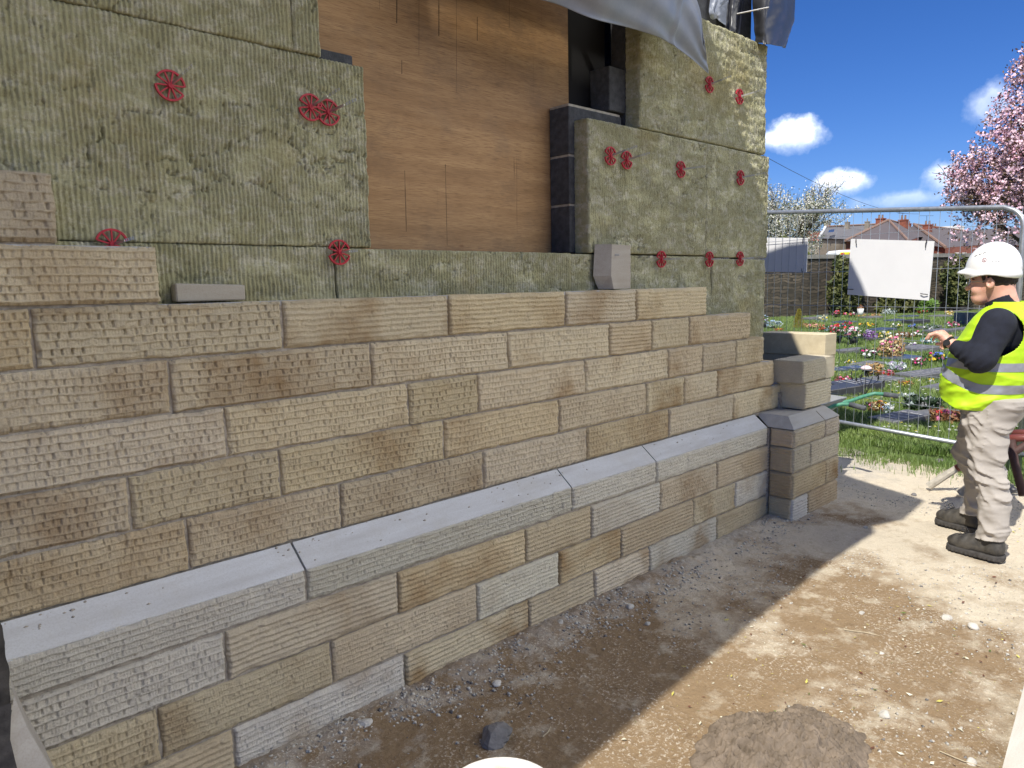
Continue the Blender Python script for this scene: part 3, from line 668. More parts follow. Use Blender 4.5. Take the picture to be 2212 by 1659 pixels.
rsd = np.random.RandomState(77); nd = 420; xs_ = rsd.uniform(-.3, 4.5, nd); v1 = rsd.beta(1.2, 2.2, nd); ys_ = YP+.100-.09*v1; zs_ = Z0-.001-(Z0-ZCB)*(v1*.09/.098); sz_ = .0012+.0055*rsd.random(nd)**4; kk = vnoise(xs_*2.3, ys_*0, 19) > .40; xs_, ys_, zs_, sz_ = xs_[kk], ys_[kk], zs_[kk], sz_[kk]; nd = len(xs_)
oc = np.array([[1, 0, 0], [0, 1, 0], [-1, 0, 0], [0, -1, 0], [0, 0, 1], [0, 0, -1]], float); ofc = np.array([[0, 1, 4], [1, 2, 4], [2, 3, 4], [3, 0, 4], [1, 0, 5], [2, 1, 5], [3, 2, 5], [0, 3, 5]])
Vc = (oc[None]*(.6+.8*rsd.random((nd, 6, 1))))*sz_[:, None, None]*np.array([1.5, 1, .8])+np.stack([xs_, ys_, zs_], -1)[:, None]
oo = mesh('mortar_droppings', Vc.reshape(-1, 3), (ofc[None]+(np.arange(nd)*6)[:, None, None]).reshape(-1, 3), M_mortar); tag(oo, kind='stuff')
# ------------------------------------------------------------------ ground
def axis(segs):
    out = []
    for a, b, s in segs: out += list(np.arange(a, b, s))
    out.append(segs[-1][1]); return np.array(out)
gx = axis([(-60, -6, 6), (-6, -.5, .25), (-.5, .5, .06), (.5, 4.2, .010), (4.2, 8.2, .022), (8.2, 14, .3), (14, 60, 4), (60, 700, 40)])
gy = axis([(-300, -20, 30), (-20, -3.2, .8), (-3.2, -2.3, .05), (-2.3, .1, .0105), (.1, 1.2, .06), (1.2, 10, .5), (10, 60, 5), (60, 700, 40)])
X, Y = np.meshgrid(gx, gy, indexing='ij')
near = np.clip(1-np.maximum(np.abs(X-3.5)-6, 0)/4, 0, 1)*np.clip((2.0-Y)/1, 0, 1)*np.clip((Y+4)/1, 0, 1)
Zg = near*(.022*(fbm(X*1.3, Y*1.3, 3, 4)-.5) + .010*(fbm(X*7, Y*7, 8, 4)-.5) + .0075*(fbm(X*38, Y*38, 5, 3)-.5) + .0035*(fbm(X*110, Y*110, 6, 2)-.5))
foot = np.exp(-((Y-(YP-.05-.03*fbm(X*3, Y*0, 2, 3)))/.09)**2)*(X > .3)*(X < 4.65)
Zg += near*foot*(.028*fbm(X*9, Y*9, 21, 4)+.014*(fbm(X*45, Y*45, 22, 3)-.3))
Zg -= .012
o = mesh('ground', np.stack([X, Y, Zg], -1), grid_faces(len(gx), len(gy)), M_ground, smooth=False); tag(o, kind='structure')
def ground_z(x, y):
    n = 1
    z = .022*(fbm(np.array([x*1.3]), np.array([y*1.3]), 3, 4)[0]-.5)+.010*(fbm(np.array([x*7]), np.array([y*7]), 8, 4)[0]-.5)-.012
    return float(z)

# added unseen slab above the wall, outline shaped to cast the ground shadow
HS = 4.25; kx = math.cos(PHI)/math.tan(ELEV)*HS; ky = math.sin(PHI)/math.tan(ELEV)*HS
poly = [(-6, -1.28), (1.688, -.92), (2.25, -.873), (3.268, -.805), (4.0, -.76), (4.72, -.765), (4.86, -.70), (5.13, -.80), (5.665, -.765), (5.893, -.25), (6.02, -.02), (6.15, .20), (6.34, .36), (6.43, .42), (6.46, .78), (-6, .78)]
dk = empty('shadow_slab', (1.0, -.3, HS), 'added timber slab above the membrane, out of view, cut to cast the ground shadow', 'shadow caster')
P2 = [(a-kx, b-ky) for a, b in poly]
m = MB(); n = len(P2); V = [(a, b, HS) for a, b in P2]+[(a, b, HS+.04) for a, b in P2]
m.add(V, [tuple(range(n-1, -1, -1)), tuple(range(n, 2*n))]+[(i, (i+1) % n, n+(i+1) % n, n+i) for i in range(n)])
m.build('shadow_slab_body', M_timber, dk)
for x in (-4, -2, 0, 2.2):
    m = MB(); m.tube([(x, .2, HS-.03), (x, -.7, HS-.03)], .024, 8); m.build('added_bracket', M_galv, dk)

# loose rocks
def rock(c, s, name='rock', mat=None, label=None, seed=1, cat='rock', sq=(1, 1, .6)):
    rs = np.random.RandomState(seed); n, k = 14, 9; V = []
    th = np.linspace(0, 2*np.pi, n, endpoint=False); ph = np.linspace(.12, np.pi-.12, k)
    T, P = np.meshgrid(th, ph, indexing='ij'); dx = np.sin(P)*np.cos(T); dy = np.sin(P)*np.sin(T); dz = np.cos(P)
    r = np.ones_like(T)
    for _ in range(9):                                    # facets: cut by random planes
        nrm = rs.normal(size=3); nrm /= np.linalg.norm(nrm); h = rs.uniform(.62, .92); dd = dx*nrm[0]+dy*nrm[1]+dz*nrm[2]
        r = np.where(dd > 1e-3, np.minimum(r, h/np.maximum(dd, 1e-3)), r)
    r *= 1+.08*(rs.random(r.shape)-.5)
    V = np.stack([dx*r*sq[0], dy*r*sq[1], dz*r*sq[2]], -1)*s
    F = []
    for i in range(n):
        for j in range(k-1):
            a = i*k+j; b = ((i+1) % n)*k+j; F.append((a, a+1, b+1, b))
    V = V.reshape(-1, 3); F += [tuple(i*k for i in range(n)), tuple((n-1-i)*k+k-1 for i in range(n))]
    V = V+np.array([c[0], c[1], c[2]+s*sq[2]*.55])
    o = mesh(name, V, F, mat or M_rock)
    return tag(o, label, cat)
RK = [((1072, 1592), .062, 'dark', 'large dark angular rock on the shaded ground near the bottom edge'),
      ((786, 1562), .034, 'pale', 'pale grey lump of rubble beside the wall foot at the lower left'),
      ((738, 1588), .018, 'pale', 'small chalky lump just left of the dark rock, by the wall foot'),
      ((1361, 1308), .023, 'pale', 'rounded pale stone in the shade between wall and shadow edge'),
      ((1401, 1256), .020, 'pale', 'rounded stone touching the foot of the wall'),
      ((1399, 1342), .016, 'pale', 'small white stone in the shade, near the rounded one'),
      ((1073, 1475), .022, 'pale', 'lump of rubble in mid shade, left of the dusty patch'),
      ((1208, 1345), .030, 'pale', 'crumbly mortar lump at the foot of the wall'),
      ((1975, 1066), .022, 'dark', 'small dark stone on the sunny ground beside the worker'),
      ((2046, 1330), .026, 'pale', 'white stone on the sunny path right of centre'),
      ((2103, 1352), .030, 'pale', 'larger white stone in the rubble at the right edge'),
      ((1912, 1540), .026, 'pale', 'pale stone chip in the sun, right of the mortar heap'),
      ((1905, 1405), .014, 'pale', 'little white chip on the sunny brown soil'),
      ((1862, 1318), .016, 'pale', 'small bright stone in the middle of the sunny ground'),
      ((2098, 1640), .020, 'pale', 'bright stone beside the pale paving edge'),
      ((1870, 1137), .018, 'pale', 'pale flat stone at the tip of the shadow'),
      ((2030, 997), .05, 'dark', 'low grey stone at the edge of the grass'),
      ((2178, 1060), .06, 'dark', 'grey stone behind the worker, under the red frame')]
for i, ((px, py), s, k, lb) in enumerate(RK):
    q = gp(px, py); rock((q[0], q[1], ground_z(q[0], q[1])-.004), s, 'rock', M_darkrock if k == 'dark' else M_rock, lb, 30+i, 'rock', (1.1, .9, .62))
# gravel and crumbs: uncountable
def scatter(name, n, fn, mats, label=None):
    B = np.array([[1, 0, 0], [-.5, .87, 0], [-.5, -.87, 0], [.3, .5, .9], [.1, -.6, .75]], float)
    Fb = np.array([[0, 1, 3], [1, 2, 3], [2, 4, 3], [2, 0, 4], [0, 3, 4], [0, 2, 1]])
    P, S, mi = fn(n); a = RNG.random(n)*6.283
    V = B[None]*(1+.5*(RNG.random((n, 5, 3))-.5))*S[:, None, None]
    c, s = np.cos(a)[:, None], np.sin(a)[:, None]; x = V[..., 0]*c-V[..., 1]*s; y = V[..., 0]*s+V[..., 1]*c
    V = np.stack([x, y, V[..., 2]*.8], -1)+P[:, None]
    F = (Fb[None]+(np.arange(n)*5)[:, None, None]).reshape(-1, 3)
    o = mesh(name, V, F, mats, mi=np.repeat(mi, len(Fb))); tag(o, kind='stuff'); return o
def zg(x, y): return near_z(x, y)
def near_z(x, y):
    z = .022*(fbm(x*1.3, y*1.3, 3, 4)-.5)+.010*(fbm(x*7, y*7, 8, 4)-.5)-.012
    f = np.exp(-((y-(YP-.05-.03*fbm(x*3, y*0, 2, 3)))/.09)**2)*(x > .3)*(x < 4.65)
    return z+f*(.028*fbm(x*9, y*9, 21, 4))
def f_foot(n):
    x = .3+RNG.random(n)*4.6; y = YP-.03-np.abs(RNG.normal(size=n))*.13; s = .0020+.0105*RNG.random(n)**6
    k = vnoise(x*4, y*5, 31)*.6+vnoise(x*13, y*13, 32)*.4 > .50; x, y, s = x[k], y[k], s[k]
    P = np.stack([x, y, near_z(x, y)], -1); return P, s, (RNG.random(len(x)) < .10).astype(int)
def f_all(n):
    x = .5+RNG.random(n)*7.0; y = -2.3+RNG.random(n)*2.2; s = .0018+.008*RNG.random(n)**5
    k = (vnoise(x*2.2, y*2.2, 51)+.5*vnoise(x*7, y*7, 52) > .66+.25*RNG.random(n)); x, y, s = x[k], y[k], s[k]
    P = np.stack([x, y, near_z(x, y)], -1); return P, s, (RNG.random(len(x)) < .12).astype(int)
def wrap(fn):
    def g(n):
        P, s, m_ = fn(n); return P, s, m_
    return g
def scatter2(name, n, fn, mats):
    P, S, mi = fn(n); return scatter(name, len(P), lambda _n: (P, S, mi), mats)
scatter2('rubble_crumbs', 10000, f_foot, [M_rock, M_darkrock])
scatter2('gravel', 26000, f_all, [M_rock, M_darkrock])
# fallen leaves and petals
M_litter = [simple('litter_yellow', (.62, .55, .12), .7, .3), simple('litter_green', (.12, .17, .03), .6, .3), simple('litter_brown', (.14, .05, .025), .7, .3), simple('litter_pale', (.70, .66, .5), .8, .2)]
n = 4200; x = 1.2+RNG.random(n)*6; y = -2.3+RNG.random(n)*1.6; k = (vnoise(x*1.7, y*1.7, 71) > .35+.3*RNG.random(n)) & (y < -.5); x, y = x[k], y[k]; n = len(x)
s = .0020+.008*RNG.random(n)**9; a = RNG.random(n)*6.283; el = 1.0+1.0*RNG.random(n)
q = np.array([[-1, 0], [0, -.45], [1, 0], [0, .45]])
dx = q[None, :, 0]*(s*el)[:, None]; dy = q[None, :, 1]*s[:, None]*1.3
V = np.stack([x[:, None]+dx*np.cos(a)[:, None]-dy*np.sin(a)[:, None], y[:, None]+dx*np.sin(a)[:, None]+dy*np.cos(a)[:, None], (near_z(x, y)+.004)[:, None]+RNG.random((n, 4))*s[:, None]*.9], -1)
mi = RNG.choice(4, n, p=[.24, .10, .28, .38]); F = np.arange(n*4).reshape(n, 4)
o = mesh('leaf_litter', V, F, M_litter, mi=mi); tag(o, kind='stuff')
# twigs
for i, (pts, lb) in enumerate([([(1172, 1588), (1184, 1578), (1190, 1565)], 'short bent twig beside the large dark rock'),
                               ([(1806, 1554), (1835, 1568), (1850, 1580)], 'thin pale twig in the sun, right of the mortar heap'),
                               ([(2030, 1618), (2080, 1640), (2120, 1652)], 'long pale twig on the sunny soil near the paving edge'),
                               ([(1824, 1358), (1870, 1365), (1900, 1372)], 'straw-like stalk lying on the sunny ground')]):
    m = MB(); P = [gp(*p) for p in pts]; P = [(p[0], p[1], ground_z(p[0], p[1])+.008) for p in P]; m.tube(P, [.0022, .002, .001], 5)
    tag(m.build('twig', simple('twig_wood%d' % i if False else 'twig_wood', (.5, .42, .28), .8)), lb, 'twig')
# mortar heap
c = gp(1690, 1625); nx = 190
X, Y = np.meshgrid(np.linspace(-.36, .36, nx), np.linspace(-.36, .36, nx), indexing='ij')
XX = X+c[0]; YY = Y+c[1]
rr = np.hypot(X/1.1, Y)/.27+.75*(fbm(XX*7, YY*7, 13, 4)-.5)
H = np.clip(1-rr, 0, 1)**.8
Zm = .11*H*(.6+.8*fbm(XX*12, YY*12, 14, 3))+H.clip(0, .3)/.3*(.050*(np.abs(fbm(XX*34, YY*34, 15, 4)-.5)*-2+.22)+.020*(fbm(XX*110, YY*110, 16, 3)-.5))
Zm = np.where(H > .0, Zm, -.03)+near_z(XX, YY)
o = mesh('mortar_heap', np.stack([XX, YY, Zm], -1), grid_faces(nx, nx), simple('damp_mortar', (.22, .175, .13), .95, .35, 18, .8, 150, spec=.1))
tag(o, 'low brown heap of crumbly damp mortar on the sunny ground at the bottom', 'mortar heap')
# paving slab at the right
a = gp(2212, 1480, .04); b = gp(2165, 1659, .04); d = (a-b); d /= np.linalg.norm(d); nrm = np.array([d[1], -d[0], 0])
p0 = b-d*1.3; p1 = a+d*.02
m = MB(); V = []
for z in (-.05, .04):
    for p, s_ in ((p0, 0), (p1, 0), (p1, .6), (p0, .6)): V.append((p[0]+nrm[0]*s_, p[1]+nrm[1]*s_, z))
m.add(V, [(0, 1, 2, 3), (4, 5, 6, 7), (0, 1, 5, 4), (1, 2, 6, 5), (2, 3, 7, 6), (3, 0, 4, 7)])
o = m.build('paving_slab', M_sawn); o.color = (.60, .57, .50, 1); tag(o, 'pale smooth paving slab edge at the bottom right corner', 'paving slab')
# bucket of mortar
f = gp(1080, 1634, .32); dirh = np.array([CPOS[0]-f[0], CPOS[1]-f[1], 0]); dirh /= np.linalg.norm(dirh); cb = f+dirh*.152
bk = empty('bucket', (cb[0], cb[1], 0), 'white plastic bucket with sandy mortar smeared inside its rim at the bottom edge', 'bucket')
m = MB(); m.lathe([(.118, 0), (.142, .27), (.150, .272), (.153, .285), (.153, .312), (.150, .32), (.143, .32), (.139, .30), (.136, .27)], (cb[0], cb[1], 0), 48); m.lathe([(0.001, .001), (.118, 0)], (cb[0], cb[1], 0), 48)
m.build('pail', simple('dirty_white_plastic', (.74, .71, .64), .55, .25, 25, .3, 60), bk, True)
m = MB(); pr = [(0.001, .30), (.05, .298), (.10, .294), (.140, .297)]; m.lathe(pr, (cb[0], cb[1], 0), 48); m.build('dried_mortar', simple('dry_mortar', (.60, .51, .38), .95, .3, 30, .9, 90), bk)
m = MB(); m.tube([(cb[0]+.15*math.cos(t_), cb[1]+.15*math.sin(t_)*1.0, .285+.03*math.sin((t_-.5)*3)) for t_ in np.linspace(.5, 1.4, 8)], .004, 6); m.build('handle', M_galv, bk)
# old church stonework close on the left
e = empty('old_stone_pier', (.1, -.4, 0), 'edge of a soot-blackened stone pier with a pale base at the lower left corner', 'stone pier')
nz_, ny_ = 90, 24
Zz, Tt = np.meshgrid(np.linspace(.55, 1.02, nz_), np.linspace(0, 1, ny_), indexing='ij')
def edge_x(z): return .243-np.clip((z-.86)/.16, 0, 1)**1.5*.05 + .012*(fbm(z*26, z*0, 5, 3)-.5)
Xs = np.where(Tt < .7, -.25+(edge_x(Zz)+.25)*(Tt/.7), edge_x(Zz)); Ys = np.where(Tt < .7, -.5, -.5+(Tt-.7)/.3*.12)+.014*(fbm(Xs*30, Zz*30, 6, 4)-.5)
o = mesh('blackened_stone', np.stack([Xs, Ys, Zz], -1), grid_faces(nz_, ny_), simple('sooty_stone', (.022, .020, .018), .95, .5, 18, .9, 60, col2=(.06, .055, .05))); keep(o, e)
m = MB(); V = [(-.25, -.52, .695), (.248, -.52, .70), (.262, -.47, .69), (.30, -.52, .50), (-.25, -.56, .50), (.285, -.58, .50), (.31, -.52, .25), (.30, -.60, .25), (-.25, -.60, .25), (.262, -.38, .69), (.31, -.38, .5), (.32, -.38, .25)]
m.add([(.246, -.505, .70), (.256, -.40, .70), (.262, -.515, .62), (.272, -.40, .62), (.298, -.525, .50), (.306, -.40, .50), (.318, -.53, .42), (.326, -.40, .42), (.335, -.53, .1), (.34, -.40, .1),
       (.222, -.530, .62), (.232, -.545, .50), (.238, -.555, .42), (.24, -.56, .1)],
      [(0, 1, 3, 2), (2, 3, 5, 4), (4, 5, 7, 6), (6, 7, 9, 8), (0, 2, 10), (10, 2, 4, 11), (11, 4, 6, 12), (12, 6, 8, 13)])
o = m.build('pale_base', M_sawn, e); o.color = (.42, .40, .36, 1)
m = MB(); m.add([(-.25, -.535, .72), (.236, -.535, .70), (.225, -.54, .62), (.234, -.555, .5), (.24, -.565, .42), (.24, -.57, .1), (-.25, -.6, .1)], [(0, 1, 2, 3, 4, 5, 6)])
m.build('sooty_face', simple('sooty_stone2', (.03, .028, .027), .95, .5, 30, .9, 60, col2=(.07, .065, .06)), e)

# ------------------------------------------------------------------ membranes
def cloth(name, P, nu, nv, fold, mat, label, cat='plastic sheet', thick=.0):
    """bilinear-ish patch from rows of control points with folds"""
    P = np.array(P, float); r, c_, _ = P.shape
    U, Vv = np.meshgrid(np.linspace(0, 1, nu), np.linspace(0, 1, nv), indexing='ij')
    def cm(A, t):                                          # Catmull-Rom along axis 0
        n = len(A)-1; s_ = np.clip(t*n, 0, n-1e-6); i = s_.astype(int); f_ = (s_-i)
        g_ = lambda k: A[np.clip(k, 0, n)]
        f_ = f_.reshape(f_.shape+(1,)*(A.ndim-1))
        a, b, c2, d = g_(i-1), g_(i), g_(i+1), g_(i+2)
        return .5*((2*b)+(-a+c2)*f_+(2*a-5*b+4*c2-d)*f_**2+(-a+3*b-3*c2+d)*f_**3)
    rows = cm(P, np.linspace(0, 1, nu)); out = np.stack([cm(rows[i], np.linspace(0, 1, nv)) for i in range(nu)])
    du = np.gradient(out, axis=0); dv = np.gradient(out, axis=1); nn = np.cross(du, dv); nn /= np.linalg.norm(nn, axis=-1, keepdims=True)+1e-9
    out = out+nn*fold(U, Vv)[..., None]
    o = mesh(name, out, grid_faces(nu, nv), mat, smooth=True)
    md = o.modifiers.new('thickness', 'SOLIDIFY'); md.thickness = .0015
    return tag(o, label, cat)
M_dpm = simple('grey_membrane', (.21, .24, .30), .42, .18, 7, .25, 40, spec=.55, col2=(.26, .285, .335))
M_blk = simple('black_polythene', (.045, .046, .052), .36, .3, 9, .35, 30, spec=.6)
bot = [(980, -22), (1170, 0), (1277, 39), (1387, 68), (1455, 98), (1534, 161)]
bY = [-.02, -.05, -.10, -.13, -.12, -.10]
mid = [(1060, -170), (1240, -140), (1360, -95), (1450, -45), (1500, 15), (1521, 95)]
top_ = [(1120, -420), (1280, -370), (1400, -300), (1470, -200), (1492, -40), (1514, 54)]
rows = [[yp(*p, y) for p, y in zip(bot, bY)], [yp(*p, y-.02) for p, y in zip(mid, [-.12, -.18, -.22, -.2, -.16, -.14])], [yp(*p, y) for p, y in zip(top_, [.05, .02, -.02, -.10, -.14, -.14])]]
cloth('grey_membrane', rows, 60, 120, lambda U, V: .007*np.sin(V*26+U*3)+.006*np.sin(V*9-U*8)+.004*np.sin(U*30+V*14)-.012*np.exp(-((V-.80+.25*U)/.012)**2), M_dpm,
      'blue-grey membrane sheet sagging over the top of the plywood opening to a point', 'membrane')
def strip(name, pts, Ys, mat, label, nu=50, nv=40, amp=.02, fr=20, ph=0):
    rows = [[yp(*p, y) for p, y in zip(r_, ys)] for r_, ys in zip(pts, Ys)]
    return cloth(name, rows, nu, nv, lambda U, V: amp*np.sin(V*fr+ph+U*2)+.4*amp*np.sin(V*fr*2.3+U*5)+.035*(fbm(U*4+ph, V*3+fr, 91, 4)-.5), mat, label)
strip('black_sheet', [[(1632, -75), (1668, -75), (1700, -75), (1712, -65)], [(1630, -20), (1668, -22), (1700, -25), (1712, -15)], [(1632, 50), (1660, 45), (1695, 40), (1713, 64)], [(1634, 92), (1655, 94), (1680, 100), (1700, 104)]],
      [[.12, .0, .1, .2]]*4, M_blk, 'black polythene sheet hanging free past the corner against the sky', amp=.018, fr=9, nu=60)
strip('black_sheet', [[(1520, -150), (1545, -150), (1572, -150)], [(1533, -20), (1555, -20), (1572, -20)], [(1532, 26), (1550, 20), (1570, 10)], [(1538, 40), (1556, 46), (1566, 62)]],
      [[.18, .14, .19]]*4, M_dpm, 'short crumpled grey sheet hanging over the dark blockwork beside the membrane', amp=.012, fr=8)
strip('black_sheet', [[(1566, -150), (1586, -150), (1612, -150)], [(1566, -20), (1588, -20), (1612, -20)], [(1566, 30), (1586, 26), (1603, 20)], [(1564, 66), (1582, 70), (1595, 77)]],
      [[.19, .15, .19]]*4, M_blk, 'narrow black polythene strip between the crumpled sheet and the free hanging one', amp=.012, fr=12)
q0 = yp(1592, 30, .1); q1 = yp(1661, 16, -.08); m = MB(); m.tube([q0, q0+(q1-q0)*.6, q1], .0042, 6)
for k in range(4): m.tube([q0+(q1-q0)*(.66+.09*k)+np.array([0, 0, .007]), q0+(q1-q0)*(.66+.09*k)-np.array([0, 0, .007])], .003, 5)
tag(m.build('wall_tie', M_steel), 'bare steel wall tie poking out between the black sheets', 'wall tie')
# ------------------------------------------------------------------ temporary fence
FA = gp(1815, 912, .17); FB = gp(2206, 975, .17); fd = FB-FA; fd[2] = 0
# straight line through the visible foot of the panel
FD = np.array([-.26, -1.0, 0]); FD /= np.linalg.norm(FD); F0 = np.array([7.06, -.45, 0])
def fpt(t, z): p = F0+FD*t; return (p[0], p[1], z)
def ft(px, z):                                           # panel coordinate seen at image column px, height z
    best = None
    for t in np.linspace(-3, 2, 2001):
        p = np.array(fpt(t, z))-CPOS; w = p@CF; x = 1106+FPX*(p@CR)/w
        if best is None or abs(x-px) < best[0]: best = (abs(x-px), t)
    return best[1]
TL, TR = -2.35, ft(2200, 1.4)
ZT = 2.30; ZB = .17
fe = empty('temporary_fence', fpt(-.5, 0), 'galvanised mesh temporary fence panel with a rounded top corner behind the worker', 'fence')
def fproj(px, py):                                       # height on the fence plane under a pixel
    nrm = np.array([FD[1], -FD[0], 0]); v = _ray(px, py); s_ = ((F0-CPOS)@nrm)/(v@nrm); p = CPOS+v*s_; return (p-F0)@FD, p[2]
zt1 = fproj(1760, 457)[1]; zt2 = fproj(2120, 449)[1]; zb1 = fproj(1830, 914)[1]; zb2 = fproj(2040, 952)[1]
def ztp(t): return zt1+(zt2-zt1)*(t-fproj(1760, 457)[0])/(fproj(2120, 449)[0]-fproj(1760, 457)[0])
def zbt(t): return zb1+(zb2-zb1)*(t-fproj(1830, 914)[0])/(fproj(2040, 952)[0]-fproj(1830, 914)[0])
r = .15; pts = [fpt(TL, zbt(TL)), fpt(TL, ztp(TL)-r), fpt(TL+.05, ztp(TL)-.05), fpt(TL+r, ztp(TL))]
pts += [fpt(t, ztp(t)) for t in np.linspace(TL+.5, TR-r, 8)]
pts += [fpt(TR-r*(1-math.sin(a)), ztp(TR)-r*(1-math.cos(a))) for a in np.linspace(.25, math.pi/2, 6)] + [fpt(TR, .02)]
m = MB(); m.tube(pts, .021, 12); m.build('frame', M_galv, fe, True)
m = MB(); m.tube([fpt(TL-.1, zbt(TL)), fpt(TR+.1, zbt(TR))], .020, 12); m.build('bottom_rail', M_galv, fe, True)
m = MB(); t = TL+.12; k = 0
while t < TR:
    j = .004*math.sin(k*7.1); m.tube([fpt(t, zbt(t)), fpt(t+j, 1.2), fpt(t, ztp(t))], .0021, 5, cap=False); t += .0925; k += 1
for (px, py) in [(1700, 520), (1700, 590), (1875, 662), (1875, 730), (1875, 800), (1872, 860)]:
    z = fproj(px, py)[1]; m.tube([fpt(TL, z), fpt(TR, z)], .0023, 5, cap=False)
m.build('wire_mesh', M_galv, fe)
# next panel running off to the right
fe2 = empty('temporary_fence', fpt(TR+.08, 0), 'second mesh fence panel starting behind the worker and running out of the picture', 'fence')
m = MB(); a = TR+.09
m.tube([fpt(a, .02), fpt(a, 2.1), fpt(a+.03, 2.26), fpt(a+.15, 2.31), fpt(a+3.3, 2.31), fpt(a+3.3, .02)], .021, 10); m.tube([fpt(a, .17), fpt(a+3.3, .17)], .02, 10)
for k in range(1, 36): m.tube([fpt(a+k*.0925, .17), fpt(a+k*.0925, 2.31)], .0021, 4, cap=False)
for z in (.5, .8, 1.1, 1.4, 1.7, 2.0): m.tube([fpt(a, z), fpt(a+3.3, z)], .0023, 4, cap=False)
m.build('frame', M_galv, fe2, True)
# white boards tied to the panel
def signboard(cs, off, label, ties):
    e = empty('sign_board', fpt(*fproj(*cs[0])), label, 'sign board', 'blank white boards tied to the fence')
    nrm = np.array([-FD[1], FD[0], 0]); nrm = nrm if nrm[0] > 0 else -nrm
    V = []
    for (px, py) in cs: V.append(np.array(fpt(*fproj(px, py)))+nrm*off)
    V += [v+nrm*.006 for v in V]
    m = MB(); m.add(V, [(0, 1, 2, 3), (7, 6, 5, 4), (0, 4, 5, 1), (1, 5, 6, 2), (2, 6, 7, 3), (3, 7, 4, 0)]); m.build('board', M_white, e)
    for (a, b) in ties:
        p = np.array(fpt(*fproj(*a)))+nrm*(off-.012); q = np.array(fpt(*fproj(*b)))+nrm*(off-.012)
        m = MB(); m.tube([p, (p+q)/2-nrm*.008, q], .004, 5); m.build('cable_tie', M_black, e)
signboard([(1640, 513), (1742, 514), (1739, 588), (1637, 587)], .02, 'blank white board behind the fence wires at the left, mostly in shade', [((1735, 511), (1733, 526)), ((1731, 580), (1733, 590))])
signboard([(1841, 516), (2021, 521), (2009, 649), (1833, 636)], -.02, 'large blank white board tied on the front of the fence, in bright sun', [((1854, 516), (1855, 530)), ((2007, 518), (2004, 535)), ((1833, 624), (1848, 625)), ((1993, 634), (2009, 636))])

# ------------------------------------------------------------------ cemetery lawn
def lx(y): return 6.95+.26*(y+.45)
# lawn sheet
U = np.concatenate([np.linspace(0, 3, 60), np.linspace(3.2, 60, 90)]); Vy = np.concatenate([np.linspace(-14, -3, 40), np.linspace(-2.9, 3, 90), np.linspace(3.2, 45, 90)])
UU, YY = np.meshgrid(U, Vy, indexing='ij'); XX = lx(YY)-.16+.20*(fbm(YY*3, YY*0, 61, 4)-.5)*np.clip(1-UU, 0, 1)+UU
ZZ = .012+.03*np.clip(UU, 0, 1)+.035*(fbm(XX*.8, YY*.8, 62, 3)-.5)*np.clip(UU*2, 0, 1)-.03*np.clip(1-UU*6, 0, 1)
m_, nt, b = nodes_of('lawn'); v = coords(nt); n1 = noise(nt, v, .7, 4); n2 = noise(nt, v, 25, 5, .7)
c_ = mixc(nt, ramp(nt, n1, [(.35, 0.0), (.65, 1.0)]), (.07, .115, .02), (.12, .17, .035)); c_ = mixc(nt, ramp(nt, n2, [(.3, .7), (.6, 0.0)]), c_, (.04, .065, .012))
nt.links.new(c_, b.inputs['Base Color']); b.inputs['Roughness'].default_value = .9; bump(nt, b, n2, .8, .03); M_lawn = m_
o = mesh('lawn', np.stack([XX, YY, ZZ], -1), grid_faces(len(U), len(Vy)), M_lawn); tag(o, kind='structure')
m_, nt, b = nodes_of('grass_blade'); tc = N(nt, 'ShaderNodeTexCoord'); n1 = noise(nt, coords(nt), 1.1, 4); n2 = noise(nt, coords(nt), 40, 2)
c_ = mixc(nt, ramp(nt, n1, [(.35, 0.0), (.65, 1.0)]), (.085, .15, .025), (.17, .24, .05)); c_ = mixc(nt, ramp(nt, n2, [(.6, .0), (.72, .6)]), c_, (.42, .42, .16))
nt.links.new(c_, b.inputs['Base Color']); b.inputs['Roughness'].default_value = .55; M_blade = m_
def blades(P, h, w, lean=.5):
    n = len(P); a = RNG.random(n)*6.283; l = RNG.random(n)*lean; d = np.stack([np.cos(a), np.sin(a), a*0], -1); s_ = np.stack([-np.sin(a), np.cos(a), a*0], -1)
    h = h[:, None]; w = w[:, None]; up = np.array([0, 0, 1.0]); l = l[:, None]
    V = np.stack([P-s_*w, P+s_*w, P+s_*w*.7+up*h*.55+d*l*h*.3, P-s_*w*.7+up*h*.55+d*l*h*.3, P+up*h+d*l*h], 1)
    return V.reshape(-1, 3), n
def vis_cell(n, near_, far_):                            # random points of the lawn inside the wedge the photograph can see
    z = 1/(1/near_+(1/far_-1/near_)*RNG.random(n)); z = np.where(RNG.random(n) < .0, z, z); px = 1560+RNG.random(n)*760
    v = CF[None]*FPX+CR[None]*(px-1106)[:, None]; v[:, 2] = 0; v /= np.linalg.norm(v, axis=1)[:, None]; P = CPOS[None]+v*z[:, None]; P[:, 2] = .03; return P
P = vis_cell(150000, 7.3, 36); keepm = P[:, 0] > lx(P[:, 1])+.02; P = P[keepm]; dd = np.hypot(P[:, 0], P[:, 1]+DIST)
h = (.035+.05*RNG.random(len(P)))*(.8+.5*vnoise(P[:, 0]*2, P[:, 1]*2, 5)); w = .0016+.00035*dd*.6
# long fringe under the fence
n = 5500; y = -1.6+RNG.random(n)*3.6; x = lx(y)-.06+RNG.normal(size=n)*.13; k = vnoise(y*2.6, x*3, 81)+.25*RNG.random(n) > .52; P2_ = np.stack([x, y, .01+x*0], -1)[k]
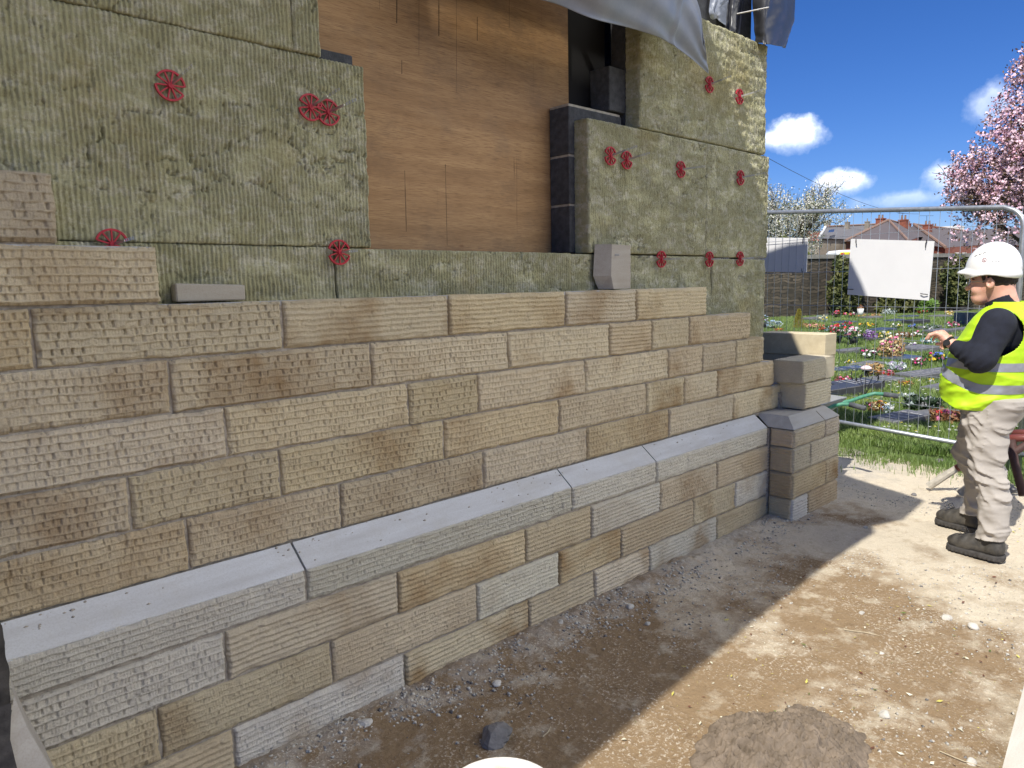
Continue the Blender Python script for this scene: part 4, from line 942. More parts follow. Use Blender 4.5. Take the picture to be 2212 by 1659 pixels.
# tufts creeping out over the path
n = 5200; q = gp(1950, 985); x = q[0]+RNG.normal(size=n)*.26; y = q[1]+RNG.normal(size=n)*.42; k = (vnoise(x*5, y*5, 91) > .48); P3_ = np.stack([x, y, x*0], -1)[k]; P3_[:, 2] = near_z(P3_[:, 0], P3_[:, 1])-.003
hh = np.concatenate([h, .02+.075*RNG.random(len(P2_)), .03+.07*RNG.random(len(P3_))]); ww = np.concatenate([w, .0028+0*P2_[:, 0], .0026+0*P3_[:, 0]]); PP = np.concatenate([P, P2_, P3_])
V, n = blades(PP, hh, ww, .9); i = np.arange(n)*5
F4 = np.stack([i, i+1, i+2, i+3], -1); F3 = np.stack([i+3, i+2, i+4, i+4], -1)
me = bpy.data.meshes.new('grass'); nv = len(V); me.vertices.add(nv); me.vertices.foreach_set('co', V.astype(np.float32).ravel())
loops = np.concatenate([F4.ravel(), np.stack([i+3, i+2, i+4], -1).ravel()]); me.loops.add(len(loops)); me.loops.foreach_set('vertex_index', loops.astype(np.int32))
me.polygons.add(2*n); me.polygons.foreach_set('loop_start', np.concatenate([np.arange(n)*4, 4*n+np.arange(n)*3]).astype(np.int32)); me.polygons.foreach_set('loop_total', np.concatenate([np.full(n, 4), np.full(n, 3)]).astype(np.int32)); me.update(calc_edges=True)
o = new_obj('grass', me, M_blade); tag(o, kind='stuff')
# daisies
n = 900; P = vis_cell(n, 8, 26); k = (P[:, 0] > lx(P[:, 1])+.3) & (vnoise(P[:, 0]*1.2, P[:, 1]*1.2, 44) > .5); P = P[k]; n = len(P); P[:, 2] = .10
a = np.linspace(0, 2*np.pi, 6, endpoint=False); rr_ = .008+.0008*np.hypot(P[:, 0], P[:, 1]); V = P[:, None]+rr_[:, None, None]*np.stack([np.cos(a), np.sin(a), a*0], -1)[None]
o = mesh('daisies', V, np.arange(n*6).reshape(n, 6), [simple('daisy', (.82, .82, .76), .7, .1), simple('daisy_yellow', (.75, .6, .05), .7, .1)], mi=(RNG.random(n) < .3).astype(int)); tag(o, kind='stuff')

# ------------------------------------------------------------------ flowers
PAL = dict(red=(.62, .02, .02), pink=(.80, .22, .38), hotpink=(.78, .03, .25), white=(.82, .82, .78), yellow=(.80, .60, .03), orange=(.75, .25, .03), blue=(.12, .22, .62), lilac=(.48, .36, .60),
           purple=(.20, .08, .28), paleblue=(.45, .62, .78), cream=(.78, .70, .42), brown=(.22, .10, .04), dry=(.45, .30, .12), green=(.05, .11, .02), darkgreen=(.02, .045, .015), teal=(.10, .35, .35), black=(.015, .015, .018), silver=(.35, .42, .40), maroon=(.25, .02, .05), terracotta=(.50, .16, .07), grey=(.3, .3, .3))
MP = {k: simple('petal_'+k, c_, .6, .22, 50) for k, c_ in PAL.items()}
def blob_petals(C, r, n, rs, size):
    """n small curled petals on a ball of radius r"""
    d = rs.normal(size=(n, 3)); d /= np.linalg.norm(d, axis=1)[:, None]; d[:, 2] = np.abs(d[:, 2])*.9+.1*d[:, 2]
    c_ = C+d*r*rs.uniform(.5, 1, (n, 1)); t = np.cross(d, rs.normal(size=(n, 3))); t /= np.linalg.norm(t, axis=1)[:, None]; b2 = np.cross(d, t)
    s_ = size*rs.uniform(.7, 1.3, (n, 1))
    return np.stack([c_-t*s_, c_-b2*s_*.8+d*s_*.3, c_+t*s_+d*s_*.5, c_+b2*s_*.8+d*s_*.2], 1).reshape(-1, 3)
def bunch(px, py, w, h, cols, label, seed, vase=None, leaf='green', cat='flowers', name='flower_bunch', nf=None, zb=.03, stem=False):
    """px,py = foot in the image; w,h = size in image px"""
    q = gp(px, py, zb); dist = (q-CPOS)@CF; W_ = w/FPX*dist*.58; H_ = h/FPX*dist*1.0; rs = np.random.RandomState(seed)
    e = empty(name, tuple(q), label, cat)
    zv = 0
    if vase:
        kind, col = vase; vr = min(W_*.55, .11); vh = H_*(.45 if kind == 'tall' else .26); m = MB()
        m.lathe([(vr*.62, 0), (vr*.8, vh*.5), (vr, vh), (vr*.9, vh), (vr*.8, vh*.7), (0.001, vh*.7)], tuple(q), 14); m.lathe([(0.001, 0.0), (vr*.62, 0.0)], tuple(q), 14)
        m.build('vase', MP[col], e, True); zv = vh*.8
    nf = nf or max(12, int(w*h/42)); fr = max(.018, min(.048, W_*.24)); V = {c_: [] for c_ in cols}
    for i in range(nf):
        a = rs.uniform(0, 6.283); rr_ = math.sqrt(rs.random())*W_*.85; zz = zv+(H_-zv)*(.35+.6*rs.random())*(1-.35*(rr_/max(W_, 1e-3))**2)
        C = np.array([q[0]+rr_*math.cos(a), q[1]+rr_*math.sin(a), q[2]+zz]); c_ = cols[rs.randint(len(cols))]
        V[c_].append(blob_petals(C, fr*.7, 11, rs, fr*.52))
    for c_, L_ in V.items():
        if L_:
            A_ = np.concatenate(L_); o = mesh('blooms', A_, np.arange(len(A_)).reshape(-1, 4), MP[c_]); keep(o, e)
            o.matrix_parent_inverse = Matrix.Translation(-e.location)
    n = int(nf*9); a = rs.uniform(0, 6.283, n); rr_ = np.sqrt(rs.random(n))*W_; zz = zv*.7+(H_-zv*.7)*rs.uniform(.02, .80, n)
    C = np.stack([q[0]+rr_*np.cos(a), q[1]+rr_*np.sin(a), q[2]+zz], -1); d = rs.normal(size=(n, 3)); d[:, 2] = np.abs(d[:, 2])+.3; d /= np.linalg.norm(d, axis=1)[:, None]; t = np.cross(d, rs.normal(size=(n, 3))); t /= np.linalg.norm(t, axis=1)[:, None]; s_ = fr*rs.uniform(.7, 1.5, (n, 1))
    A_ = np.stack([C, C+d*s_*.6+t*s_*.3, C+d*s_*1.3, C+d*s_*.6-t*s_*.3], 1).reshape(-1, 3)
    o = mesh('leaves', A_, np.arange(len(A_)).reshape(-1, 4), MP[leaf]); keep(o, e); o.matrix_parent_inverse = Matrix.Translation(-e.location)
    return e
def zc(x, y): return 1591+.3307*x, 384+.3307*y
FL = [((385, 862), 110, 45, ['red', 'red', 'orange'], 'large bed of red flowers close to the far stone wall', None, 'brown'),
      ((490, 885), 40, 45, ['red', 'white'], 'small red and white posy right of the large red bed', None, 'green'),
      ((185, 985), 50, 90, ['white', 'pink', 'paleblue'], 'pale pink and white spray at the corner of the insulation', ('tall', 'black'), 'darkgreen'),
      ((232, 985), 105, 55, ['paleblue', 'paleblue', 'teal'], 'pale blue flower cushion beside the conifer', ('low', 'black'), 'silver'),
      ((278, 1000), 55, 16, ['red', 'yellow', 'orange'], 'low red and yellow row peeping over the sawn blocks', None, 'brown'),
      ((555, 942), 60, 50, ['cream', 'yellow', 'silver'], 'pale yellow and grey bunch in the middle of the lawn', None, 'silver'),
      ((655, 912), 90, 45, ['pink', 'red'], 'pink and red bunch on a dark plaque near the wall', ('low', 'black'), 'green'),
      ((742, 915), 65, 40, ['red', 'pink', 'white', 'yellow'], 'mixed small posy left of the white pot', None, 'green'),
      ((495, 985), 120, 32, ['brown', 'pink', 'dry'], 'faded brown pink row behind the sawn blocks', ('low', 'black'), 'dry'),
      ((860, 915), 130, 28, ['dry', 'brown', 'orange'], 'dry brown spray right of the white pot', None, 'dry'),
      ((905, 865), 60, 26, ['purple', 'lilac'], 'small purple bunch under the big board', None, 'darkgreen'),
      ((990, 862), 46, 42, ['white', 'white', 'red'], 'white and red posy under the lower edge of the big board', None, 'green'),
      ((1000, 897), 90, 44, ['white', 'white', 'silver'], 'white bunch just below the white and red posy', None, 'silver'),
      ((855, 985), 100, 38, ['yellow', 'yellow', 'orange'], 'bright yellow daffodil clump on the lawn', None, 'green'),
      ((660, 1085), 120, 130, ['red', 'pink', 'white', 'red'], 'tall red and pink roses in a black vase behind the sawn blocks', ('tall', 'black'), 'green'),
      ((765, 1095), 110, 120, ['white', 'cream', 'pink', 'white'], 'tall white and pink roses in a black vase, right of the red roses', ('tall', 'black'), 'green'),
      ((685, 990), 56, 34, ['paleblue', 'blue', 'lilac'], 'pale blue bunch above the tall red roses', None, 'green'),
      ((868, 1068), 90, 72, ['lilac', 'purple', 'lilac'], 'round lilac and purple cushion in the middle distance', None, 'purple'),
      ((960, 1062), 95, 60, ['cream', 'yellow', 'white'], 'loose cream and yellow bunch right of the lilac cushion', None, 'green'),
      ((1090, 1052), 100, 42, ['white', 'white', 'brown'], 'white flowers over brown foliage', ('low', 'grey'), 'brown'),
      ((1190, 1042), 75, 42, ['white', 'pink', 'white'], 'white and pink posy left of the worker\'s hand', None, 'green'),
      ((1265, 1000), 100, 45, ['white', 'white', 'silver'], 'white lily bunch above the worker\'s hand', None, 'green'),
      ((1385, 905), 50, 40, ['yellow', 'cream'], 'single large yellow bloom group near the worker\'s chest', None, 'dry'),
      ((1440, 930), 60, 26, ['orange', 'red'], 'orange flowers behind the worker\'s chest', None, 'green'),
      ((1412, 980), 70, 46, ['hotpink', 'pink', 'white'], 'pink and white bunch behind the worker\'s chest', None, 'green'),
      ((1250, 1088), 85, 40, ['white', 'white', 'teal'], 'white and turquoise bunch under the worker\'s hand', None, 'teal'),
      ((1010, 1180), 130, 150, ['cream', 'cream', 'dry', 'pink'], 'airy cream dried flower spray in front of the lilac cushion', None, 'dry'),
      ((862, 1188), 100, 76, ['hotpink', 'white', 'white', 'pink'], 'hot pink and white bouquet in a black pot', ('low', 'black'), 'green'),
      ((1300, 1212), 130, 72, ['yellow', 'hotpink', 'blue', 'yellow'], 'yellow, pink and blue daffodil bouquet beside the worker\'s elbow', None, 'green'),
      ((1190, 1238), 90, 60, ['hotpink', 'hotpink', 'white'], 'big hot pink rose with white lilies', ('low', 'black'), 'green'),
      ((1045, 1270), 110, 70, ['white', 'lilac', 'white'], 'white and lilac daisy bunch right of the dried orange spray', None, 'silver'),
      ((985, 1318), 80, 66, ['red', 'pink', 'red'], 'coral red posy in a dark pot by the dried orange spray', ('low', 'black'), 'brown'),
      ((898, 1305), 100, 100, ['dry', 'orange', 'dry'], 'dried orange twiggy spray', None, 'dry'),
      ((925, 1540), 110, 85, ['yellow', 'cream', 'orange', 'pink'], 'yellow, cream and pink bouquet near the wheelbarrow grips', None, 'brown'),
      ((990, 1560), 60, 100, ['white', 'paleblue', 'white'], 'white and pale blue bouquet right of the yellow one', None, 'silver'),
      ((855, 1520), 60, 60, ['grey', 'black'], 'dark grey silk flowers left of the yellow bouquet', None, 'black'),
      ((1370, 1610), 180, 90, ['brown', 'dry', 'pink', 'red'], 'withered brown and pink heap near the worker\'s belt', None, 'brown'),
      ((1215, 1530), 190, 100, ['silver', 'darkgreen', 'grey'], 'dark grey-green foliage pot on a low slab', None, 'darkgreen'),
      ((1850, 1650), 100, 70, ['yellow', 'white', 'paleblue'], 'yellow and pale blue bunch behind the worker\'s back', None, 'green'),
      ((1330, 860), 60, 20, ['white', 'yellow'], 'tiny white flowers under the right end of the big board', None, 'green'),
      ((610, 1012), 60, 44, ['silver', 'paleblue', 'white'], 'pale blue grey heather tuft right of the conifer', None, 'silver'),
      ((1130, 872), 60, 30, ['pink', 'lilac', 'white'], 'faint pink posy far off under the middle of the big board', None, 'green'),
      ((1215, 890), 54, 26, ['red', 'yellow'], 'tiny red and yellow posy far off under the big board', None, 'green'),
      ((805, 1062), 60, 40, ['white', 'cream'], 'cream white tuft between the white roses and the lilac cushion', None, 'green'),
      ((935, 1148), 70, 40, ['pink', 'brown', 'cream'], 'faded pink and cream sprig left of the airy dried spray', None, 'dry'),
      ((1150, 1112), 76, 36, ['white', 'purple'], 'white and purple tuft beneath the white flowers over brown foliage', None, 'darkgreen'),
      ((740, 1225), 66, 40, ['yellow', 'white'], 'small primrose yellow clump beyond the sawn blocks', None, 'green'),
      ((1105, 1365), 80, 40, ['orange', 'brown', 'yellow'], 'rusty orange clump in front of the white and lilac daisies', None, 'brown'),
      ((1260, 1345), 80, 30, ['white', 'white', 'yellow'], 'patch of small white daisies on the near lawn', None, 'green'),
      ((720, 972), 60, 34, ['hotpink', 'red'], 'deep pink posy above the tall red roses', None, 'green'),
      ((1045, 985), 70, 30, ['cream', 'yellow', 'white'], 'pale primrose scatter in the middle lawn, beyond the brown foliage', None, 'green'),
      ((1150, 990), 60, 36, ['lilac', 'blue'], 'soft blue lilac tuft left of the white lilies', None, 'green'),
      ((560, 1020), 50, 60, ['red', 'red'], 'single red rose stems left of the tall red roses', None, 'green'),
      ((1120, 1450), 90, 44, ['silver', 'white'], 'grey-white low cushion on the near lawn by the fence', None, 'silver'),
      ((700, 1345), 90, 50, ['red', 'white', 'pink'], 'red and white gift ornaments on the inscribed slab', None, 'maroon')]
for i, ((x, y), w, h, cols, lb, vase, leaf) in enumerate(FL):
    px, py = zc(x, y); bunch(px, py, w*.3307, h*.3307, cols, lb, 200+i, vase, leaf)
# special pieces: terracotta pot, white pot, conifer, mushroom, basket, dark leafy twig
px, py = zc(560, 868); q = gp(px, py, .03); e = bunch(px, py, 44, 30, ['white', 'white', 'paleblue'], 'cascade of white flowers in a terracotta pot near the far wall', 300, None, 'silver')
m = MB(); dz = .30; m.lathe([(.001, 0), (.13, 0), (.17, .22), (.2, .23), (.2, .30), (.16, .3), (.1, .2)], (q[0]-.35, q[1], .03), 18); m.build('pot', MP['terracotta'], e)
px, py = zc(808, 902); q = gp(px, py, .03); e = empty('flower_pot', tuple(q), 'white flower pot with brown leaves on the lawn', 'flower pot'); m = MB(); m.lathe([(.001, 0), (.09, 0), (.13, .30), (.11, .30), (.08, .22)], tuple(q), 18); m.build('pot', MP['white'], e, True)
A_ = blob_petals(np.array([q[0], q[1], q[2]+.33]), .12, 40, np.random.RandomState(5), .05); o = mesh('leaves', A_, np.arange(len(A_)).reshape(-1, 4), MP['brown']); o.parent = e; o.matrix_parent_inverse = Matrix.Translation(-e.location)
px, py = zc(405, 985); q = gp(px, py, .03); rs = np.random.RandomState(3); n = 900; hz = rs.random(n); rad = (.16*(1-hz)**.8+.02)*np.sqrt(rs.random(n)); a = rs.uniform(0, 6.28, n); dsc = ((q-CPOS)@CF)/22.
C = q+np.stack([rad*np.cos(a), rad*np.sin(a), hz*.56], -1)*dsc; d = np.stack([np.cos(a)*.4, np.sin(a)*.4, np.ones(n)], -1)*.05*dsc; t = rs.normal(size=(n, 3))*.012*dsc
A_ = np.stack([C-t, C+d*.5, C+t, C+d], 1).reshape(-1, 3); e = empty('dwarf_conifer', tuple(q), 'small yellow-green cone-shaped conifer on the lawn', 'conifer'); o = mesh('foliage', A_, np.arange(n*4).reshape(n, 4), simple('conifer_gold', (.30, .25, .03), .8, .4, 30)); keep(o, e)
m = MB(); m.tube([tuple(q), (q[0], q[1], q[2]+.4)], .012, 6); m.build('stem', M_timber, e)
px, py = zc(845, 1300); q = gp(px, py, .05); e = empty('mushroom_ornament', tuple(q), 'pale pink toadstool ornament beside the dried orange spray', 'ornament'); m = MB(); m.lathe([(.02, 0), (.02, .12)], tuple(q), 12); m.build('stalk', MP['black'], e); m = MB(); m.lathe([(.03, .11), (.085, .12), (.08, .15), (.04, .175), (.001, .18)], tuple(q), 16); m.build('cap', simple('pale_pink', (.8, .62, .62), .5, .1), e, True)
px, py = zc(840, 1420); q = gp(px, py, .12); e = empty('metal_plant', tuple(q), 'dark leafy metal plant ornament above the green handle', 'ornament'); rs = np.random.RandomState(8); m = MB(); lm = MB()
for k in range(5):
    a = -1.2+k*.6; tip = (q[0], q[1]-math.sin(a)*.16, q[2]+.16+.12*math.cos(a)); m.tube([tuple(q), ((q[0]), q[1]-math.sin(a)*.06, q[2]+.12), tip], .004, 5)
    for j in range(3):
        c0 = np.array(tip)+np.array([0, rs.uniform(-.04, .04), rs.uniform(-.10, .03)]); dd_ = np.array([rs.uniform(-.2, .2), rs.uniform(-1, 1), rs.uniform(.3, 1)]); dd_ /= np.linalg.norm(dd_); sdv = np.array([0, dd_[2], -dd_[1]])
        lm.add([c0, c0+dd_*.035+sdv*.012, c0+dd_*.075, c0+dd_*.035-sdv*.012], [(0, 1, 2, 3)])
m.build('stems', M_black, e); lm.build('leaves', M_black, e)
# ------------------------------------------------------------------ grave plaques
M_slab = simple('grey_slate', (.155, .155, .16), .55, .35, 7, .2, 60, spec=.5); M_slab2 = simple('blue_slate', (.07, .09, .15), .35, .3, 7, .1, 60, spec=.6); M_slab3 = simple('black_granite', (.05, .05, .055), .4, .3, 10, .1, 60, spec=.6); M_ins = simple('engraving', (.42, .42, .42), .7, .2, 60)
SL = [((700, 945), 150, 24, 1, 0), ((610, 895), 170, 24, 0, 0), ((880, 915), 150, 26, 0, 0), ((1170, 950), 220, 34, 2, 0), ((950, 995), 150, 34, 1, 0), ((770, 890), 120, 20, 0, 0), ((1120, 905), 110, 22, 1, 0), ((1320, 1010), 160, 28, 0, 0),
      ((1190, 1125), 250, 48, 0, 3), ((1395, 1180), 130, 34, 0, 0), ((1075, 1180), 210, 44, 1, 0), ((740, 1140), 110, 28, 0, 0), ((705, 1255), 120, 30, 1, 2), ((770, 1375), 290, 60, 2, 5), ((1190, 1305), 230, 50, 0, 4), ((920, 1335), 240, 56, 0, 3),
      ((1070, 1590), 260, 66, 0, 4), ((1290, 1270), 210, 44, 0, 3), ((1215, 1565), 260, 40, 0, 0), ((1480, 995), 120, 26, 0, 0), ((1330, 905), 140, 20, 0, 0), ((660, 1420), 190, 60, 2, 0), ((1250, 985), 120, 20, 0, 0), ((420, 892), 130, 18, 0, 0),
      ((1030, 935), 90, 20, 1, 0), ((1410, 1060), 120, 26, 0, 0), ((1040, 1100), 130, 26, 0, 0), ((840, 1225), 160, 34, 0, 2), ((1440, 870), 90, 16, 0, 0), ((490, 925), 150, 20, 0, 0), ((1340, 1380), 140, 30, 0, 0), ((1470, 1130), 120, 28, 0, 0)]
fl_pts = [(zc(*f[0]), f[4]) for f in FL]
used_lab = set()
MATN = {0: 'grey', 1: 'blue-grey', 2: 'dark'}
for i, ((x, y), w, h, k, ins) in enumerate(SL):
    px, py = zc(x, y); rs = np.random.RandomState(500+i); q = gp(px, py, .05); dist = (q-CPOS)@CF
    qa = gp(px, py+h*.3307*.5, .05); qb = gp(px, py-h*.3307*.5, .05); depth = min(np.linalg.norm(qa-qb), .6); wid = min(max(w*.26/FPX*dist, .3), .62)
    order = sorted(range(len(fl_pts)), key=lambda j: math.hypot(fl_pts[j][0][0]-px, (fl_pts[j][0][1]-py)*2)); lab = None
    for j in order:
        fx, fy = fl_pts[j][0]; rel = 'below' if py-fy > 5 else 'above' if fy-py > 5 else 'right of' if px > fx else 'left of'
        short = ' '.join(fl_pts[j][1].replace('worker\'s', 'worker').split()[:8]); lab = '%s grave plaque %s the %s' % (MATN[k], rel, short)
        if lab not in used_lab: break
    used_lab.add(lab)
    e = empty('grave_plaque', (q[0], q[1], .02), lab, 'grave plaque', 'flat grave plaques in the lawn')
    ang = R(-28+rs.uniform(-10, 10)); rm = Matrix.Rotation(ang, 3, 'Z'); th = .05+.05*rs.random()+(.06 if k == 2 else 0)
    m = MB(); m.box((q[0]-depth/2, q[1]-wid/2, .0), (q[0]+depth/2, q[1]+wid/2, .03+th), bev=.008, rot=rm); V = m.v
    m.v = [(a, b, c2+(.035*((a-q[0])*math.cos(ang)+(b-q[1])*math.sin(ang))/max(depth, .1) if c2 > .02 else 0)) for a, b, c2 in V]
    m.build('slab', [M_slab, M_slab2, M_slab3][k], e)
    if ins:
        m = MB()
        for r_ in range(ins):
            xx = -depth*.36+depth*.72*(r_+.5)/ins
            for c3 in range(7):
                if rs.random() < .2: continue
                yy = -wid*.38+wid*.76*(c3+.5)/7; z_ = .03+th+.035*xx/max(depth, .1)+.003
                V = [Vector((a, b, 0)) for a, b in ((xx-depth*.03, yy-wid*.045), (xx+depth*.03, yy-wid*.045), (xx+depth*.03, yy+wid*.045), (xx-depth*.03, yy+wid*.045))]
                m.add([(q[0]+(rm @ v_).x, q[1]+(rm @ v_).y, z_) for v_ in V], [(0, 1, 2, 3)])
        m.build('engraved_lines', M_ins, e)
px, py = zc(1500, 960); q = gp(px, py, .03); m = MB(); m.box((q[0]-.08, q[1]-.35, 0), (q[0]+.10, q[1]+.35, .42), bev=.01); tag(m.build('headstone', M_slab), 'small upright grey headstone behind the worker\'s chest', 'headstone')

# ------------------------------------------------------------------ wheelbarrows
wb = empty('wheelbarrow', (5.9, .0, 0), 'green-handled wheelbarrow with a grey steel tray parked behind the buttress', 'wheelbarrow')
M_green = simple('green_paint', (.02, .19, .10), .4, .35, 22, .15, 60, col2=(.10, .26, .18)); M_grip = simple('grey_rubber', (.10, .11, .12), .8, .4, 30); M_tray = simple('tray_steel', (.17, .19, .22), .6, .35, 10, .2, 40, col2=(.24, .25, .26))
h1 = [(1941, 856), (1909, 851.5), (1889, 850), (1863, 857), (1838, 866)]; h2 = [(1868, 882), (1837, 874), (1820, 873), (1804, 876), (1790, 882)]
P1 = [tuple(gp(px, py, z)) for (px, py), z in zip(h1, [.60, .61, .61, .585, .56])]; P2w = [tuple(gp(px, py, z)) for (px, py), z in zip(h2, [.60, .61, .61, .60, .58])]
for P_ in (P1, P2w):
    a, b = Vector(P_[0]), Vector(P_[1]); m = MB(); m.tube([a, b], .021, 12); m.build('grip', M_grip, wb, True)
    c_ = Vector(P_[-1]); d_ = (c_-Vector(P_[-2])).normalized(); e2 = c_+Vector((-.25, .75, -.22)); m = MB(); m.tube([b]+[Vector(p) for p in P_[2:]]+[e2], .016, 10); m.build('handle', M_green, wb, True)
cx0, cy0 = 5.80, .42
m = MB(); V = [(cx0-.33, cy0-.42, .62), (cx0+.35, cy0-.42, .62), (cx0+.38, cy0+.45, .66), (cx0-.33, cy0+.45, .66), (cx0-.18, cy0-.22, .36), (cx0+.2, cy0-.22, .36), (cx0+.2, cy0+.26, .36), (cx0-.18, cy0+.26, .36)]
m.add(V, [(0, 1, 5, 4), (1, 2, 6, 5), (2, 3, 7, 6), (3, 0, 4, 7), (4, 5, 6, 7)]); o = m.build('tray', M_tray, wb); md = o.modifiers.new('t', 'SOLIDIFY'); md.thickness = .006
m = MB(); t_ = np.linspace(0, 2*np.pi, 25); m.tube([(cx0, cy0+.75+.15*math.cos(a), .19+.15*math.sin(a)) for a in t_], .045, 10, cap=False); m.build('tyre', M_black, wb, True)
for s_ in (-.2, .2):
    m = MB(); m.tube([(cx0+s_, cy0-.2, .5), (cx0+s_, cy0-.12, .03), (cx0+s_, cy0+.05, .03), (cx0+s_, cy0+.2, .4)], .014, 8); m.build('leg', M_green, wb, True)
# red barrow behind the worker, lying with its mortar-crusted handles on the ground
rb = empty('red_trestle', (6.0, -1.3, 0), 'red tubular site trestle with mortar-crusted feet behind the worker\'s legs', 'trestle')
M_redp = simple('red_paint', (.17, .035, .028), .5, .45, 14, .3, 50, col2=(.16, .05, .04)); M_crust = simple('mortar_crust', (.50, .46, .38), .95, .3, 30, 1.0, 60); M_rust = simple('dirty_red', (.07, .032, .026), .7, .5, 14, .4, 50)
g1 = gp(2006, 1056); g2 = gp(2073, 1070)
def tp(px, py, x): return tuple(xp(px, py, x))
m = MB(); m.tube([(g1[0], g1[1], .02), tp(2066, 1012, 6.02)], [.03, .026], 10); m.build('crusted_leg', M_crust, rb)
m = MB(); m.tube([(g2[0], g2[1], .02), tp(2120, 1035, 5.95)], [.032, .026], 10); m.build('crusted_leg', M_crust, rb)
m = MB(); m.tube([tp(2066, 1012, 6.02), tp(2110, 990, 6.05), tp(2165, 960, 6.05), tp(2172, 947, 6.0), tp(2260, 945, 6.0)], .027, 10); m.build('rail', M_redp, rb, True)
m = MB(); m.tube([tp(2186, 935, 6.2), tp(2260, 934, 6.2)], .024, 10); m.build('rail', M_redp, rb, True)
m = MB(); m.tube([tp(2185, 950, 5.98), tp(2192, 1000, 5.95), tp(2210, 1070, 5.85)], .027, 10); m.build('leg', M_rust, rb, True)
m = MB(); m.tube([tp(2120, 1035, 5.95), tp(2168, 990, 5.97), tp(2230, 953, 5.97)], .025, 10); m.build('brace', M_rust, rb, True)
# ------------------------------------------------------------------ worker
def snets(f, lo, hi, h):
    """surface nets: mesh of f(x,y,z) = 0"""
    ax = [np.arange(lo[i], hi[i]+h, h) for i in range(3)]
    X, Y, Z = np.meshgrid(*ax, indexing='ij'); V = f(X, Y, Z).astype(np.float32); S = V < 0
    nx, ny, nz_ = V.shape; acc = np.zeros((nx-1, ny-1, nz_-1, 3), np.float32); cnt = np.zeros((nx-1, ny-1, nz_-1), np.float32)
    sl = lambda d, n: slice(d, n-1+d)
    for a in range(3):
        for b in (0, 1):
            for c_ in (0, 1):
                o0 = [0, 0, 0]; o1 = [0, 0, 0]; oth = [i for i in range(3) if i != a]; o0[oth[0]] = b; o0[oth[1]] = c_; o1[oth[0]] = b; o1[oth[1]] = c_; o1[a] = 1
                A = V[sl(o0[0], nx), sl(o0[1], ny), sl(o0[2], nz_)]; B = V[sl(o1[0], nx), sl(o1[1], ny), sl(o1[2], nz_)]
                k = (A < 0) != (B < 0); t = np.where(k, A/np.where(k, A-B, 1), 0)
                for i in range(3):
                    acc[..., i] += np.where(k, t if i == a else o0[i], 0)
                cnt += k
    cell = cnt > 0; idx = -np.ones(cell.shape, np.int64); idx[cell] = np.arange(cell.sum())
    ii = np.argwhere(cell); P = (ii+acc[cell]/cnt[cell][:, None])*h+np.array([ax[0][0], ax[1][0], ax[2][0]])
    F = []
    for a in range(3):
        b, c_ = [(1, 2), (2, 0), (0, 1)][a]
        s0 = [slice(None)]*3; s1 = [slice(None)]*3; s0[a] = slice(0, -1); s1[a] = slice(1, None)
        k = S[tuple(s0)] != S[tuple(s1)]; q = np.argwhere(k); q = q[(q[:, b] > 0) & (q[:, c_] > 0)]
        shp = np.array(V.shape)-1; q = q[(q[:, b] < shp[b]) & (q[:, c_] < shp[c_])]
        eb = np.zeros(3, int); eb[b] = 1; ec = np.zeros(3, int); ec[c_] = 1
        def I(w): return idx[w[:, 0], w[:, 1], w[:, 2]]
        f4 = np.stack([I(q-eb-ec), I(q-ec), I(q), I(q-eb)], -1); ins = S[tuple(s0)][q[:, 0], q[:, 1], q[:, 2]]
        f4[~ins] = f4[~ins][:, ::-1]; F.append(f4)
    return P, np.concatenate(F)
def smin(a, b, k):
    h = np.clip(.5+.5*(b-a)/k, 0, 1); return b*(1-h)+a*h-k*h*(1-h)
def cap(X, Y, Z, a, b, r0, r1, sx=1.0):
    a = np.array(a, float); b = np.array(b, float); d = b-a; L2 = d@d
    t = np.clip(((X-a[0])*d[0]+(Y-a[1])*d[1]+(Z-a[2])*d[2])/L2, 0, 1)
    return np.sqrt(((X-a[0]-t*d[0])/sx)**2+(Y-a[1]-t*d[1])**2+(Z-a[2]-t*d[2])**2)-(r0+(r1-r0)*t)
def ell(X, Y, Z, c_, r_):
    q = np.sqrt(((X-c_[0])/r_[0])**2+((Y-c_[1])/r_[1])**2+((Z-c_[2])/r_[2])**2); return (q-1)*min(r_)
def sdf_obj(name, f, lo, hi, h, mat, parent, smooth=True):
    P, F = snets(f, lo, hi, h); o = mesh(name, P, F, mat, smooth=smooth); keep(o, parent); return o
PX = 4.95
man = empty('person', (4.95, -1.25, 0), 'worker in white hard hat, yellow vest and beige trousers standing with one hand raised', 'person')
m_, nt, b = nodes_of('skin'); v = coords(nt); n1 = noise(nt, v, 22, 4); c_ = mixc(nt, ramp(nt, n1, [(.35, 0.0), (.65, 1.0)]), (.78, .46, .34), (.70, .36, .26)); nt.links.new(c_, b.inputs['Base Color']); b.inputs['Roughness'].default_value = .5; b.inputs['Subsurface Weight'].default_value = .08; b.inputs['Subsurface Radius'].default_value = (.01, .004, .002); M_skin = m_
M_hair = simple('dark_hair', (.035, .022, .015), .7, .4, 60, .6, 200)
M_navy = simple('navy_jumper', (.011, .014, .026), .9, .3, 30, .25, 300)
M_vest = simple('yellow_vest', (.50, .80, .015), .62, .16, 9, .35, 26)
M_band = simple('reflective_band', (.34, .36, .40), .45, .15, 20, .1, 60, metal=.25)
M_trs = simple('beige_trousers', (.40, .365, .32), .9, .14, 7, .2, 240)
M_boot = simple('dusty_leather', (.028, .026, .023), .65, .5, 16, .4, 70, col2=(.085, .075, .06)); M_sole = simple('rubber_sole', (.06, .055, .05), .85, .4, 30, .4, 60)
M_helm = simple('white_helmet', (.80, .80, .78), .28, .03, 5)
